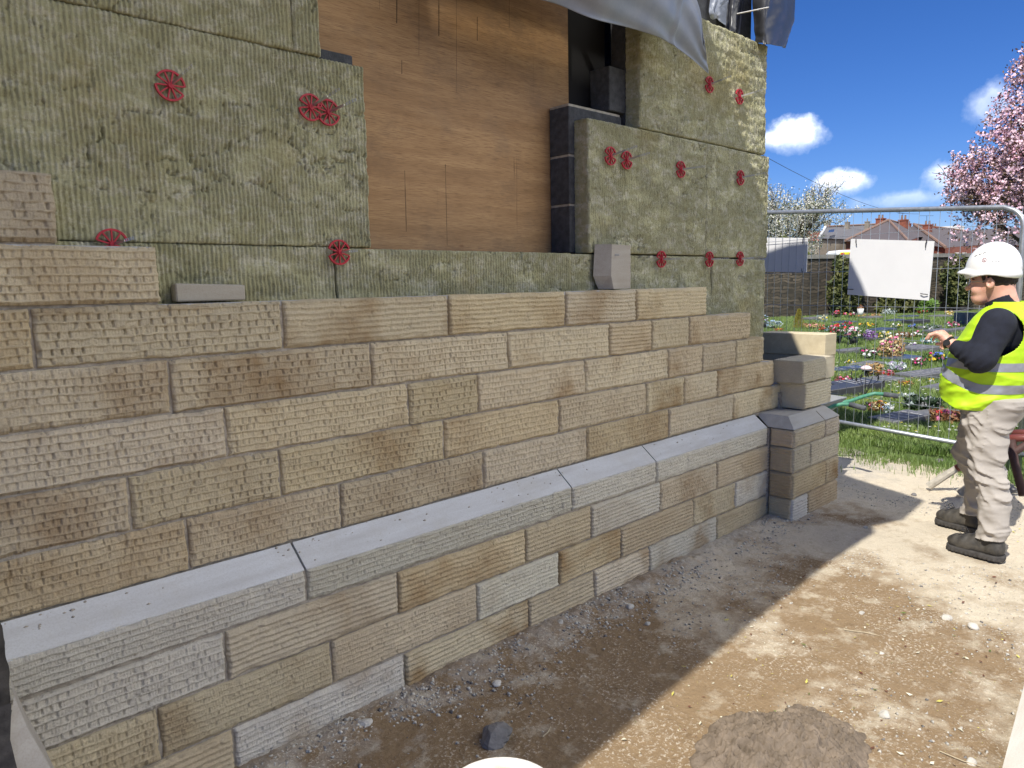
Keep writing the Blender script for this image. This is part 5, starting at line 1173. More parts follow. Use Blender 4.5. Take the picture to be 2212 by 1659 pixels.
# head, neck, arms, hands in one surface
HX = 4.93
def f_body(X, Y, Z):
    d = ell(X, Y, Z, (HX, -1.285, 1.60), (.078, .098, .118))            # skull
    d = smin(d, ell(X, Y, Z, (HX, -1.232, 1.535), (.062, .068, .085)), .03)  # face mass
    d = smin(d, ell(X, Y, Z, (HX, -1.212, 1.462), (.048, .040, .036)), .03)  # jaw / chin
    d = smin(d, cap(X, Y, Z, (HX, -1.176, 1.556), (HX, -1.146, 1.524), .009, .0145), .014)  # nose
    d = smin(d, ell(X, Y, Z, (HX, -1.180, 1.492), (.024, .012, .008)), .010)   # upper lip
    d = smin(d, ell(X, Y, Z, (HX, -1.182, 1.472), (.022, .012, .008)), .010)   # lower lip
    mouth = ell(X, Y, Z, (HX, -1.168, 1.4825), (.026, .016, .0035)); d = np.maximum(d, -mouth)
    d = smin(d, cap(X, Y, Z, (HX-.035, -1.176, 1.574), (HX+.035, -1.176, 1.574), .010, .010), .015)   # brow
    for s_ in (-1, 1):
        d = smin(d, ell(X, Y, Z, (HX+s_*.043, -1.205, 1.515), (.020, .026, .022)), .02)   # cheek
        soc = ell(X, Y, Z, (HX+s_*.034, -1.163, 1.556), (.018, .014, .010)); d = -smin(-d, soc, .01)
        d = smin(d, ell(X, Y, Z, (HX+s_*.032, -1.181, 1.555), (.014, .013, .011)), .003)  # eyeball
        ex = HX+s_*.083
        ear = ell(X, Y, Z, (ex, -1.278, 1.552), (.010, .021, .032)); ear = np.maximum(ear, -ell(X, Y, Z, (ex+s_*.010, -1.274, 1.556), (.010, .011, .019)))
        d = smin(d, ear, .008)
    d = smin(d, cap(X, Y, Z, (HX, -1.315, 1.53), (4.95, -1.345, 1.38), .062, .075), .03)      # neck
    d = smin(d, ell(X, Y, Z, (4.95, -1.33, 1.26), (.19, .12, .16)), .05)                       # chest
    d = smin(d, ell(X, Y, Z, (4.95, -1.27, 1.02), (.17, .15, .20)), .05)
    # near (left) arm
    d = smin(d, cap(X, Y, Z, (4.75, -1.345, 1.34), (4.665, -1.285, 1.13), .055, .045), .03)
    d = smin(d, cap(X, Y, Z, (4.665, -1.285, 1.13), (4.705, -1.140, 1.212), .045, .027), .015)
    # far (right) arm
    d = smin(d, cap(X, Y, Z, (5.15, -1.335, 1.34), (5.20, -1.25, 1.09), .055, .045), .03)
    d = smin(d, cap(X, Y, Z, (5.20, -1.25, 1.09), (4.98, -1.095, 1.19), .045, .027), .015)
    # near hand: palm then fingers
    hx = 4.715
    d = smin(d, cap(X, Y, Z, (hx, -1.135, 1.216), (hx+.006, -1.082, 1.262), .026, .029, 1.25), .012)
    kn = [(-.030, -1.066, 1.272), (-.010, -1.060, 1.276), (.011, -1.062, 1.272), (.031, -1.070, 1.264)]
    mid = [(-.033, -1.034, 1.262), (-.010, -1.024, 1.262), (.013, -1.028, 1.258), (.034, -1.042, 1.248)]
    tip = [(-.030, -1.022, 1.240), (-.006, -1.006, 1.236), (.016, -1.012, 1.234), (.034, -1.030, 1.228)]
    for a_, b_, c2 in zip(kn, mid, tip):
        q = lambda t_: (hx+t_[0], t_[1], t_[2])
        fng = smin(cap(X, Y, Z, (hx+a_[0]*.8, a_[1]-.02, a_[2]-.012), q(a_), .011, .0105), cap(X, Y, Z, q(a_), q(b_), .0098, .0085), .004)
        fng = smin(fng, cap(X, Y, Z, q(b_), q(c2), .0085, .0072), .004); d = smin(d, fng, .005)
    th = smin(cap(X, Y, Z, (hx+.025, -1.115, 1.215), (hx+.040, -1.082, 1.206), .014, .012), cap(X, Y, Z, (hx+.040, -1.082, 1.206), (hx+.034, -1.052, 1.205), .0115, .009), .004); d = smin(d, th, .008)
    # far hand under it
    hx2 = 4.93
    d = smin(d, cap(X, Y, Z, (4.985, -1.092, 1.190), (hx2, -1.060, 1.205), .025, .026), .012)
    for k in range(4):
        o_ = k*.017
        d = smin(d, smin(cap(X, Y, Z, (hx2-.01, -1.050+.002*k, 1.222-o_), (hx2-.052, -1.040, 1.226-o_), .0095, .0085), cap(X, Y, Z, (hx2-.052, -1.040, 1.226-o_), (hx2-.078, -1.056, 1.220-o_), .0085, .007), .004), .005)
    d = smin(d, cap(X, Y, Z, (hx2+.01, -1.075, 1.225), (hx2-.03, -1.082, 1.243), .012, .009), .008)
    return d
sdf_obj('body', f_body, (4.58, -1.46, 1.03), (5.28, -.98, 1.74), .0052, M_skin, man)
# hair under the helmet
def f_hair(X, Y, Z):
    d = ell(X, Y, Z, (HX, -1.300, 1.60), (.087, .096, .112)); d = np.maximum(d, -(ell(X, Y, Z, (HX, -1.2, 1.50), (.2, .082, .17))))
    d = np.maximum(d, 1.503-Z); d = np.maximum(d, -ell(X, Y, Z, (HX, -1.275, 1.545), (.12, .028, .038)))
    d = smin(d, cap(X, Y, Z, (HX-.080, -1.243, 1.60), (HX-.078, -1.243, 1.565), .012, .007), .01)
    return d+.003*np.sin(X*220+Z*90)*np.sin(Z*160+Y*70)
sdf_obj('hair', f_hair, (4.82, -1.42, 1.47), (5.04, -1.18, 1.72), .005, M_hair, man)
# helmet
def f_helm(X, Y, Z):
    yc = -1.268
    d = ell(X, Y, Z, (HX, yc, 1.632), (.112, .136, .143)); d = smin(d, ell(X, Y, Z, (HX, yc-.01, 1.66), (.05, .12, .122)), .02)
    cut = 1.598-Z+.012*np.cos((Y-yc)*24); d = np.maximum(d, cut)
    rim = np.maximum(ell(X, Y, Z, (HX, yc-.002, 1.60), (.121, .142, .060)), np.maximum(1.588-Z+.010*np.cos((Y-yc)*24), Z-1.622)); d = smin(d, rim, .006)
    pk = np.maximum(ell(X, Y, Z, (HX, -1.175, 1.612), (.092, .085, .030)), np.maximum(1.603-Z+(Y+1.15)*.10, -1.19-Y)); d = smin(d, pk, .010)
    inner = ell(X, Y, Z, (HX, yc, 1.60), (.102, .124, .125)); d = np.maximum(d, -inner)
    return d
hm = sdf_obj('helmet', f_helm, (4.78, -1.43, 1.57), (5.08, -1.07, 1.80), .0045, M_helm, man)
# vents, round badge and small printed label on the helmet side
def on_helm(y, z, lift=.0015):
    yc = -1.268; q = 1-((y-yc)/.136)**2-((z-1.632)/.143)**2; return HX-.112*math.sqrt(max(q, 0.01))-lift
def decal(name, polys, mat):
    m = MB()
    for P_ in polys: m.add([(on_helm(y, z), y, z) for y, z in P_], [tuple(range(len(P_)))])
    o = m.build(name, mat, None); keep(o, hm) if False else keep(o, man); return o
decal('vent_slots', [[(-1.190+.022*k*-1, 1.703+.008*k), (-1.205-.022*k, 1.711+.008*k), (-1.206-.022*k, 1.714+.008*k), (-1.190-.022*k, 1.708+.008*k)] for k in range(3)], M_black)
yb, zb_ = -1.247, 1.683; ring = []
for i in range(20):
    a, a2 = i/20*6.2832, (i+1)/20*6.2832
    ring.append([(yb+.0115*math.cos(a), zb_+.0115*math.sin(a)), (yb+.0115*math.cos(a2), zb_+.0115*math.sin(a2)), (yb+.009*math.cos(a2), zb_+.009*math.sin(a2)), (yb+.009*math.cos(a), zb_+.009*math.sin(a))])
ring += [[(yb-.006, zb_-.007), (yb-.004, zb_-.008), (yb+.006, zb_+.006), (yb+.004, zb_+.007)], [(yb+.004, zb_-.005), (yb+.006, zb_-.004), (yb-.001, zb_+.001), (yb-.003, zb_)]]
decal('round_badge', ring, MP['maroon'])
decal('printed_label', [[(-1.286-.006*k, 1.672), (-1.2895-.006*k, 1.672), (-1.2895-.006*k, 1.678), (-1.286-.006*k, 1.678)] for k in (0, 2, 3, 4.4, 5.2)] + [[(-1.283, 1.667), (-1.322, 1.667), (-1.322, 1.668), (-1.283, 1.668)]], MP['grey'])
# eyebrows
m = MB()
for s_ in (-1, 1): m.tube([(HX+s_*.018, -1.168, 1.571), (HX+s_*.036, -1.172, 1.577), (HX+s_*.056, -1.192, 1.573)], [.003, .0045, .002], 6)
m.build('eyebrows', M_hair, man)
# glasses
m = MB()
for s_ in (-1, 1):
    cx2 = HX+s_*.034; m.tube([(cx2+.023*math.cos(a), -1.158+.004*abs(math.cos(a)), 1.553+.015*math.sin(a)) for a in np.linspace(0, 2*np.pi, 17)], .0022, 5, cap=False)
    m.tube([(HX+s_*.057, -1.162, 1.560), (HX+s_*.078, -1.20, 1.562), (HX+s_*.088, -1.262, 1.566)], .0020, 5)
m.tube([(HX-.011, -1.157, 1.557), (HX+.011, -1.157, 1.557)], .0012, 5); m.build('glasses', M_steel, man)
# jumper
def wr(X, Y, Z, a=.004): return a*(np.sin(X*50+Z*85+Y*30)*.5+np.sin(Y*95-Z*60)*.35+np.sin(Z*150+Y*70+X*40)*.25)
def f_jump(X, Y, Z):
    d = ell(X, Y, Z, (4.95, -1.335, 1.27), (.205, .135, .17))
    d = smin(d, ell(X, Y, Z, (4.95, -1.27, 1.0), (.195, .172, .22)), .06)
    fold = -.020*((1-np.abs(2*fbm(Z*16+Y*16, X*6+Y*5, 41, 2)-1))**3-.4)
    arm = cap(X, Y, Z, (4.765, -1.345, 1.325), (4.672, -1.295, 1.145), .092, .078)
    arm = smin(arm, cap(X, Y, Z, (4.672, -1.295, 1.142), (4.702, -1.172, 1.193), .076, .043), .03)
    elb = np.exp(-((Y+1.25)**2+(Z-1.14)**2+(X-4.67)**2)/.008)
    d = smin(d, arm+fold*elb, .03)
    arm2 = smin(cap(X, Y, Z, (5.14, -1.335, 1.325), (5.21, -1.26, 1.10), .088, .072), cap(X, Y, Z, (5.21, -1.26, 1.10), (5.03, -1.125, 1.18), .068, .046), .03); d = smin(d, arm2, .03)
    col = np.maximum(cap(X, Y, Z, (HX, -1.31, 1.47), (4.95, -1.335, 1.38), .074, .095), -cap(X, Y, Z, (HX, -1.303, 1.54), (4.95, -1.33, 1.40), .065, .068))
    col = np.maximum(col, Z-(1.463-.42*(Y+1.30))); col = np.maximum(col, -(Z-1.34)); d = smin(d, col, .012)
    hem = np.maximum(ell(X, Y, Z, (4.95, -1.255, .90), (.19, .170, .14)), .835-Z); d = smin(d, hem, .02)
    d = np.maximum(d, .835-Z)
    return d+.007*(fbm(Y*16+X*8, Z*18, 43, 3)-.5)
sdf_obj('jumper', f_jump, (4.56, -1.52, .82), (5.32, -1.04, 1.56), .0065, M_navy, man)
# watch
m = MB(); cA = Vector((4.706, -1.126, 1.221)); dA = Vector((.03, .10, .055)).normalized(); u1 = dA.cross(Vector((0, 0, 1))).normalized(); u2 = dA.cross(u1)
m.tube([cA+u1*math.cos(a)*.034+u2*math.sin(a)*.033 for a in np.linspace(0, 2*np.pi, 17)], .0065, 8, cap=False); m.tube([cA-Vector((.034, 0, 0)), cA-Vector((.043, 0, -.001))], .018, 14); m.build('watch', M_black, man)
# vest: lofted shell with arm openings
nzv, nth = 150, 190
zk = np.array([.80, .86, .93, 1.00, 1.08, 1.16, 1.24, 1.31, 1.365, 1.40, 1.425, 1.445])
fr_ = np.array([-1.085, -1.050, -1.038, -1.040, -1.055, -1.085, -1.125, -1.165, -1.20, -1.225, -1.245, -1.262])   # front (y)
bk2 = np.array([-1.440, -1.455, -1.475, -1.490, -1.500, -1.507, -1.508, -1.500, -1.485, -1.462, -1.44, -1.415])
hw = np.array([.212, .216, .222, .226, .226, .224, .222, .215, .195, .165, .135, .11])
zz = np.linspace(.80, 1.445, nzv); fy = np.interp(zz, zk, fr_); by = np.interp(zz, zk, bk2); hh_ = np.interp(zz, zk, hw)
def smooth1(a, n=5): k = np.ones(n)/n; return np.convolve(np.pad(a, n//2, mode='edge'), k, mode='valid')
fy, by, hh_ = smooth1(fy, 11), smooth1(by, 11), smooth1(hh_, 11)
th_ = np.linspace(0, 2*np.pi, nth, endpoint=False)
def vest_pt(T, zi, off=0.0):
    z = zz[zi]; cyv = (fy[zi]+by[zi])/2; b_ = (fy[zi]-by[zi])/2+off; a_ = hh_[zi]+off
    c1, s1 = np.cos(T), np.sin(T); e_ = 2/2.35
    x = PX+a_*np.sign(c1)*np.abs(c1)**e_; y = cyv+b_*np.sign(s1)*np.abs(s1)**e_
    return x, y, z
ZI, TI = np.meshgrid(np.arange(nzv), np.arange(nth), indexing='ij')
xv, yv, zv_ = vest_pt(th_[TI], ZI)
front = np.clip((yv+1.25)/.2, 0, 1); low = np.clip((1.02-zv_)/.2, 0, 1)
def ridge2(u, v, s_): return (1-np.abs(2*fbm(u, v, s_, 3)-1))
tu = TI/nth*2*np.pi
w1 = .042*(ridge2(yv*5+zv_*9, zv_*5-yv*3, 11)**3-.45)*(.25+.75*low)+.012*(fbm(yv*9, zv_*11, 15, 3)-.5)
w1 += .010*(fbm(zv_*16+yv*4, yv*7, 17, 2)-.5)*np.clip((zv_-1.05)/.2, 0, 1)*front
nxv, nyv = np.cos(th_[TI]), np.sin(th_[TI]); xv = xv+nxv*w1; yv = yv+nyv*w1
hemz = .838+.045*np.clip((yv+1.20)/.14, 0, 1)**1.5-.010*np.clip((-1.25-yv)/.2, 0, 1)
zf = np.where(zv_ < hemz, hemz, zv_)
V = np.stack([xv, yv, zf], -1).reshape(-1, 3)
F = []; Fb = []; 
hole_c = (-1.352, 1.275)
for i in range(nzv-1):
    z = zz[i]
    for j in range(nth):
        j2 = (j+1) % nth; a = i*nth+j
        x_, y_ = xv[i, j], yv[i, j]
        if z < hemz[i, j]-.005: continue
        side = abs(x_-PX) > .10
        # arm opening: teardrop wide at the shoulder
        dy = (y_-hole_c[0])/.112; dz = (z-hole_c[1])/.128
        if side and dy*dy+dz*dz < 1: continue
        if y_ > -1.30 and z > 1.235+abs(x_-PX)*1.1+.02 and y_ > -1.36: 
            if z > 1.235+abs(x_-PX)*1.55: continue                       # V neck
        F.append((a, i*nth+j2, (i+1)*nth+j2, (i+1)*nth+j))
o = mesh('vest', V, np.array(F), M_vest, smooth=True); keep(o, man); md = o.modifiers.new('cloth', 'SOLIDIFY'); md.thickness = .004; md.offset = 1
vest_o = o
def band(zc_f, hw_, cond, name='reflective_band'):
    V = []; F = []; nb = 7
    for j in range(nth):
        j0 = j
        for k in range(nb):
            # centre height depends on y
            zc0 = zc_f(yv[int(np.clip((1.0-.80)/(.645)*nzv, 0, nzv-1)), j]); z = zc0-hw_+2*hw_*k/(nb-1); i = int(np.clip((z-.80)/.645*(nzv-1), 0, nzv-2)); t_ = (z-.80)/.645*(nzv-1)-i
            x_ = xv[i, j]*(1-t_)+xv[i+1, j]*t_; y_ = yv[i, j]*(1-t_)+yv[i+1, j]*t_; V.append((x_+nxv[i, j]*.0062, y_+nyv[i, j]*.0062, z))
    V = np.array(V)
    for j in range(nth):
        j2 = (j+1) % nth
        for k in range(nb-1):
            q = [j*nb+k, j2*nb+k, j2*nb+k+1, j*nb+k+1]
            if cond(V[q[0]]): F.append(q)
    o = mesh(name, V, np.array(F), M_band, smooth=True); keep(o, vest_o) if False else keep(o, man); return o
band(lambda y: .962+.105*np.clip((y+1.30)/.26, 0, 1)**1.3, .026, lambda v_: True)
band(lambda y: 1.088+.012*np.clip((y+1.30)/.2, 0, 1), .024, lambda v_: not (abs(v_[0]-PX) > .09 and ((v_[1]+1.352)/.112)**2+((v_[2]-1.275)/.128)**2 < 1) and v_[1] < -1.09)
# trousers
zL = [.88, .80, .70, .60, .50, .42, .33, .24, .16, .11]
nf_ = [-1.172, -1.180, -1.203, -1.232, -1.250, -1.282, -1.298, -1.315, -1.326, -1.330]
nb_ = [-1.480, -1.462, -1.425, -1.424, -1.430, -1.446, -1.466, -1.470, -1.468, -1.466]
nxc = [4.845, 4.835, 4.815, 4.795, 4.78, 4.768, 4.755, 4.745, 4.738, 4.735]; nxw = [.105, .102, .094, .084, .076, .074, .074, .074, .075, .076]
ff_ = [-1.14, -1.13, -1.108, -1.085, -1.072, -1.10, -1.125, -1.140, -1.134, -1.130]; fb_ = [-1.44, -1.42, -1.37, -1.30, -1.268, -1.275, -1.290, -1.295, -1.284, -1.275]
fxc = [5.03, 5.045, 5.075, 5.10, 5.125, 5.14, 5.155, 5.168, 5.175, 5.178]
def leg_f(X, Y, Z, fr2, bk3, xc, xw):
    zr = np.array(zL)[::-1]; I = lambda A: np.interp(Z, zr, np.array(A)[::-1])
    f1, b1, c1, w1_ = I(fr2), I(bk3), I(xc), I(xw); cy1 = (f1+b1)/2; b2 = (f1-b1)/2
    q = np.sqrt(((X-c1)/w1_)**2+((Y-cy1)/b2)**2); d = (q-1)*np.minimum(w1_, b2)*.9
    kn_ = np.exp(-((Z-.43)/.10)**2)+1.1*np.exp(-((Z-.17)/.07)**2)+.55*np.exp(-((Z-.72)/.12)**2)
    u_ = (Y-cy1)*.8+(X-c1)*.5; rg_ = 1-np.abs(2*fbm(Z*17+u_*7*np.sin(Z*9), u_*7+3, 51, 3)-1); rg2 = 1-np.abs(2*fbm(Z*9-u_*10, u_*6+Z*3, 57, 2)-1)
    fo = .018*(rg_**3-.35)*(.2+kn_*.75)+.020*(rg2**3-.35)+.005*(fbm(Z*40, u_*30, 58, 2)-.5)
    return np.maximum(d-fo+.004, np.maximum(.112-.06*(Y-cy1)-Z, Z-.90))
def f_trs(X, Y, Z):
    d = smin(leg_f(X, Y, Z, nf_, nb_, nxc, nxw), leg_f(X, Y, Z, ff_, fb_, fxc, nxw), .03)
    hip = np.maximum(ell(X, Y, Z, (4.94, -1.315, .86), (.19, .165, .16)), Z-.90); d = smin(d, hip, .045)
    pocket = np.abs(np.sqrt((Y+1.235)**2+(Z-.87)**2)-.075)-.003; d = d+np.where((X < 4.86) & (pocket < 0) & (Z < .86), .005, 0)
    seam = np.abs(Y-(-1.318+.0*Z)-.02*np.sin(Z*6))-.006; d = d-np.where((seam < 0) & (X < 4.82), .0022*(1+.8*np.sin(Z*330)), 0)
    return d
sdf_obj('trousers', f_trs, (4.62, -1.50, .09), (5.28, -1.04, .92), .0065, M_trs, man)
# boots
def boot(xc, yh, yt, ang, label=None):
    """heel y, toe y"""
    ln = yt-yh; rz = Matrix.Rotation(ang, 3, 'Z'); ca, sa = math.cos(-ang), math.sin(-ang)
    def loc(X, Y): dx, dy = X-xc, Y-(yh+yt)/2; return dx*ca-dy*sa, dx*sa+dy*ca
    h2 = ln/2
    def upper(X, Y, Z):
        u, v_ = loc(X, Y); d = ell(u, v_, Z, (0, h2-.085, .048), (.050, .083, .052)); d = smin(d, cap(u, v_, Z, (0, -h2+.055, .055), (0, h2-.12, .052), .044, .043), .03)
        d = smin(d, cap(u, v_, Z, (0, -h2+.062, .07), (0, -h2+.070, .17), .045, .047), .03); d = smin(d, cap(u, v_, Z, (0, h2-.12, .065), (0, -h2+.09, .13), .036, .038), .03)
        return np.maximum(d+.0015*np.sin(v_*130+Z*40), .018-Z)
    def sole(X, Y, Z):
        u, v_ = loc(X, Y); d = np.sqrt((u/.056)**2+(np.maximum(np.abs(v_)-(h2-.06), 0)/.058)**2)-1; d = d*.05
        return np.maximum(d-.002*np.sign(np.sin(v_*260))*(Z < .012), np.maximum(Z-.029, -.004-Z))
    b1_ = sdf_obj('boot', upper, (xc-.13, min(yh, yt)-.06, -.01), (xc+.13, max(yh, yt)+.05, .23), .0055, M_boot, man)
    s1_ = sdf_obj('sole', sole, (xc-.13, min(yh, yt)-.05, -.015), (xc+.13, max(yh, yt)+.05, .04), .0055, M_sole, man); keep(s1_, b1_)
    m = MB(); 
    for s_ in (-1, 1):
        c0 = rz @ Vector((s_*.004, h2-.115, 0)); c0 = Vector((xc+c0.x, (yh+yt)/2+c0.y, .118)); m.tube([c0, c0+Vector((s_*.022, .022, .022)), c0+Vector((s_*.032, .045, .008)), c0+Vector((s_*.015, .030, -.012)), c0], .0022, 5)
    for k in range(3):
        c0 = rz @ Vector((0, h2-.095-.022*k, 0)); z_ = .104+.008*k; m.tube([(xc+c0.x-.028, (yh+yt)/2+c0.y, z_-.012), (xc+c0.x, (yh+yt)/2+c0.y, z_), (xc+c0.x+.028, (yh+yt)/2+c0.y, z_-.012)], .0022, 5)
    l_ = m.build('laces', M_black, man); keep(l_, b1_)
boot(4.732, -1.478, -1.165, R(-8)); boot(5.185, -1.270, -.965, R(-14))
# ------------------------------------------------------------------ far boundary wall, shrubs, trees, houses
def leafcloud(name, C, S, mat, parent, rs, asp=.5):
    n = len(C); d = rs.normal(size=(n, 3)); d /= np.linalg.norm(d, axis=1)[:, None]; t = np.cross(d, rs.normal(size=(n, 3))); t /= np.linalg.norm(t, axis=1)[:, None]; S = np.asarray(S)[:, None]
    A_ = np.stack([C-d*S, C-t*S*asp, C+d*S, C+t*S*asp], 1).reshape(-1, 3)
    o = mesh(name, A_, np.arange(n*4).reshape(n, 4), mat); keep(o, parent); return o
# stone boundary wall across the back of the cemetery
m_, nt, b = nodes_of('old_rubble_wall'); v = coords(nt); br = N(nt, 'ShaderNodeTexBrick'); br.inputs['Scale'].default_value = 1.0; br.inputs['Brick Width'].default_value = .42; br.inputs['Row Height'].default_value = .125; br.inputs['Mortar Size'].default_value = .022
br.inputs['Color1'].default_value = (.06, .048, .034, 1); br.inputs['Color2'].default_value = (.15, .12, .085, 1); br.inputs['Mortar'].default_value = (.02, .017, .013, 1)
tc = N(nt, 'ShaderNodeTexCoord'); sp = N(nt, 'ShaderNodeSeparateXYZ'); cbn = N(nt, 'ShaderNodeCombineXYZ'); nt.links.new(tc.outputs['Object'], sp.inputs[0]); nt.links.new(sp.outputs[1], cbn.inputs[0]); nt.links.new(sp.outputs[2], cbn.inputs[1])
nz3 = N(nt, 'ShaderNodeTexNoise', Scale=1.6, Detail=5); nt.links.new(tc.outputs['Object'], nz3.inputs['Vector']); av = N(nt, 'ShaderNodeVectorMath', operation='MULTIPLY_ADD'); av.inputs[1].default_value = (.45, .45, .45); nt.links.new(nz3.outputs[1], av.inputs[0]); nt.links.new(cbn.outputs[0], av.inputs[2]); nt.links.new(av.outputs[0], br.inputs['Vector'])
n1 = noise(nt, v, 5, 5); c_ = mixc(nt, ramp(nt, n1, [(.35, .0), (.7, .8)]), br.outputs[0], (.055, .048, .035)); nt.links.new(c_, b.inputs['Base Color']); b.inputs['Roughness'].default_value = .95; bump(nt, b, br.outputs['Fac'], -.9, .06)
M_rub = m_
W0 = gp(1640, 688); W1 = gp(2280, 664); wz = (dp(1700, 566, 1)[2]-1.6)
def far_wall():
    m = MB(); n = 40; top_y = [572, 566]
    d0, d1 = (W0-CPOS)@CF, (W1-CPOS)@CF
    H0 = 2.62; H1 = 2.35
    e = empty('boundary_wall', tuple((W0+W1)/2), 'old dark rubble stone wall with flat copings across the back of the cemetery', 'wall')
    A, B = W0+(W0-W1)*.4, W1+(W1-W0)*.3; dr = (B-A)/np.linalg.norm(B-A); nr = np.array([-dr[1], dr[0], 0]); nr = nr if nr[0] > 0 else -nr
    pa = [A, B, B+nr*.4, A+nr*.4]; m.add([(p[0], p[1], -.1) for p in pa]+[(p[0], p[1], 2.42) for p in pa], [(0, 1, 5, 4), (1, 2, 6, 5), (2, 3, 7, 6), (3, 0, 4, 7), (4, 5, 6, 7)]); m.build('masonry', M_rub, e)
    m = MB(); pa = [A-nr*.06, B-nr*.06, B+nr*.48, A+nr*.48]; m.add([(p[0], p[1], 2.42) for p in pa]+[(p[0], p[1], 2.58+.0*k) for k, p in enumerate(pa)], [(0, 3, 2, 1), (0, 1, 5, 4), (1, 2, 6, 5), (2, 3, 7, 6), (3, 0, 4, 7), (4, 5, 6, 7)]); m.build('coping', simple('coping_stone', (.26, .25, .22), .95, .4, 3), e)
    return A, B, nr
WA, WB, WN = far_wall()
def on_wall(px):                                           # point on the wall foot seen at column px
    best = None
    for t in np.linspace(0, 1, 1500):
        p = WA+(WB-WA)*t-CPOS; w_ = p@CF
        if w_ < 1: continue
        x = 1106+FPX*(p@CR)/w_
        if best is None or abs(x-px) < best[0]: best = (abs(x-px), t)
    return WA+(WB-WA)*best[1]
def size_at(P): return ((P-CPOS)@CF)/FPX
G1 = simple('shrub_leaf_dark', (.045, .065, .015), .7, .5, 3, col2=(.12, .12, .03)); G2 = simple('shrub_leaf_yellow', (.16, .17, .035), .7, .4, 3, col2=(.09, .12, .02)); G3 = simple('shrub_leaf_bright', (.12, .22, .03), .6, .3, 3); BR = simple('bark', (.10, .075, .055), .9, .4, 4)
def shrub(px0, px1, py0, py1, off, mat, label, n, seed, sz=.11, name='shrub', mat2=None):
    P = on_wall((px0+px1)/2)-WN*off; s_ = size_at(P); W_ = (px1-px0)*s_/2; zt_ = CAMZ+(606-py0)*s_; zb2_ = max(CAMZ+(606-py1)*s_, .05); rs = np.random.RandomState(seed)
    e = empty(name, (P[0], P[1], 0), label, 'shrub'); C = []
    for k in range(14):
        a = rs.uniform(-1, 1); cz = rs.uniform(.15, .85); c0 = np.array([P[0]+rs.uniform(-.4, .4), P[1], 0]); dirw = (WB-WA)/np.linalg.norm(WB-WA); c0 = c0+dirw*a*W_*.7; c0[2] = zb2_+(zt_-zb2_)*cz
        nn = n//14; r_ = np.array([.45, W_*.38, (zt_-zb2_)*.25]); q = rs.normal(size=(nn, 3)); q /= np.linalg.norm(q, axis=1)[:, None]; q *= rs.random((nn, 1))**.35; C.append(c0+q*r_)
    C = np.concatenate(C); leafcloud('foliage', C, sz*rs.uniform(.6, 1.3, len(C)), mat, e, rs)
    m = MB()
    for k in range(7):
        a = rs.uniform(-.7, .7); dirw = (WB-WA)/np.linalg.norm(WB-WA); b0 = np.array([P[0], P[1], 0])+dirw*a*W_*.5; t0 = b0+dirw*rs.uniform(-.5, .5)*W_*.6; t0[2] = zb2_+(zt_-zb2_)*rs.uniform(.7, 1.05); m.tube([tuple(b0), tuple((b0+t0)/2+np.array([0, 0, .1])), tuple(t0)], [.04, .03, .012], 5)
    m.build('branches', BR, e); return e
shrub(1770, 1850, 562, 690, .5, G1, 'dark green shrub smothering the boundary wall left of the large board', 3800, 1)
shrub(1860, 1985, 600, 690, .45, G1, 'dark brownish shrub against the boundary wall below the large board', 2600, 2)
shrub(2005, 2075, 560, 678, .6, G1, 'broad ivy-green shrub on the boundary wall right of the large board', 3400, 3)
shrub(2070, 2125, 625, 672, 1.4, G3, 'bright yellow-green low bush in front of the boundary wall behind the worker\'s face', 1200, 4, .09)
shrub(1930, 1985, 655, 682, 1.3, G3, 'fresh green clump of leaves at the wall foot under the large board', 800, 5, .08)
shrub(1750, 1842, 515, 585, -3.0, G2, 'olive-yellow bush rising above the boundary wall left of the large board', 3000, 6, .13)
shrub(1940, 2010, 487, 570, -14.0, G2, 'round olive bush in front of the slate roofs', 2600, 7, .2)
shrub(2085, 2150, 540, 590, -4.0, G2, 'yellowish bush above the wall behind the helmet', 1500, 8, .14)
# trees
def branching(m, p, d, L_, r, depth, rs, tips, spread=.5, up=.15):
    q = p+d*L_; mid = (p+q)/2+rs.normal(size=3)*L_*.05; m.tube([tuple(p), tuple(mid), tuple(q)], [r, r*.85, r*.65], 6 if r > .03 else 4, cap=False); tips.append((mid, r)); tips.append((q, r))
    if depth == 0: return
    for k in range(3 if depth > 1 else 3):
        nd = d+rs.normal(size=3)*spread; nd[2] += up; nd /= np.linalg.norm(nd); branching(m, q if k < 2 else mid, nd, L_*rs.uniform(.62, .85), r*.6, depth-1, rs, tips, spread, up)
# white blossom tree
P = dp(1700, 606, 44); P[2] = 0; s_ = size_at(P)
e = empty('blossom_tree', tuple(P), 'half-bare tree with small white blossom beside the insulation edge', 'tree'); rs = np.random.RandomState(12); m = MB(); tips = []
base = np.array([P[0], P[1], 0.0]); m.tube([tuple(base), tuple(base+np.array([.05, .1, 1.6])), tuple(base+np.array([0, 0, 2.6]))], [.19, .16, .14], 8); 
for k in range(8):
    a = k*.785; d = np.array([math.cos(a)*.62, math.sin(a)*.62, 1.0]); d /= np.linalg.norm(d); branching(m, base+np.array([0, 0, 1.9+.1*k]), d, 1.75, .075, 4, rs, tips, .40, .26)
m.build('trunk', BR, e)
T = np.array([t_[0] for t_ in tips if t_[1] < .04]); C = T[rs.randint(len(T), size=13000)]+rs.normal(size=(13000, 3))*.11; k = (C[:, 2] < 5.6+rs.random(len(C))**2*3.4) ; C = C[k]
lowc = rs.normal(size=(6000, 3)); lowc /= np.linalg.norm(lowc, axis=1)[:, None]; lowc *= rs.random((6000, 1))**.4; C = np.concatenate([C, base+np.array([0, 0, 4.0])+lowc*np.array([1.9, 2.0, 1.9])])
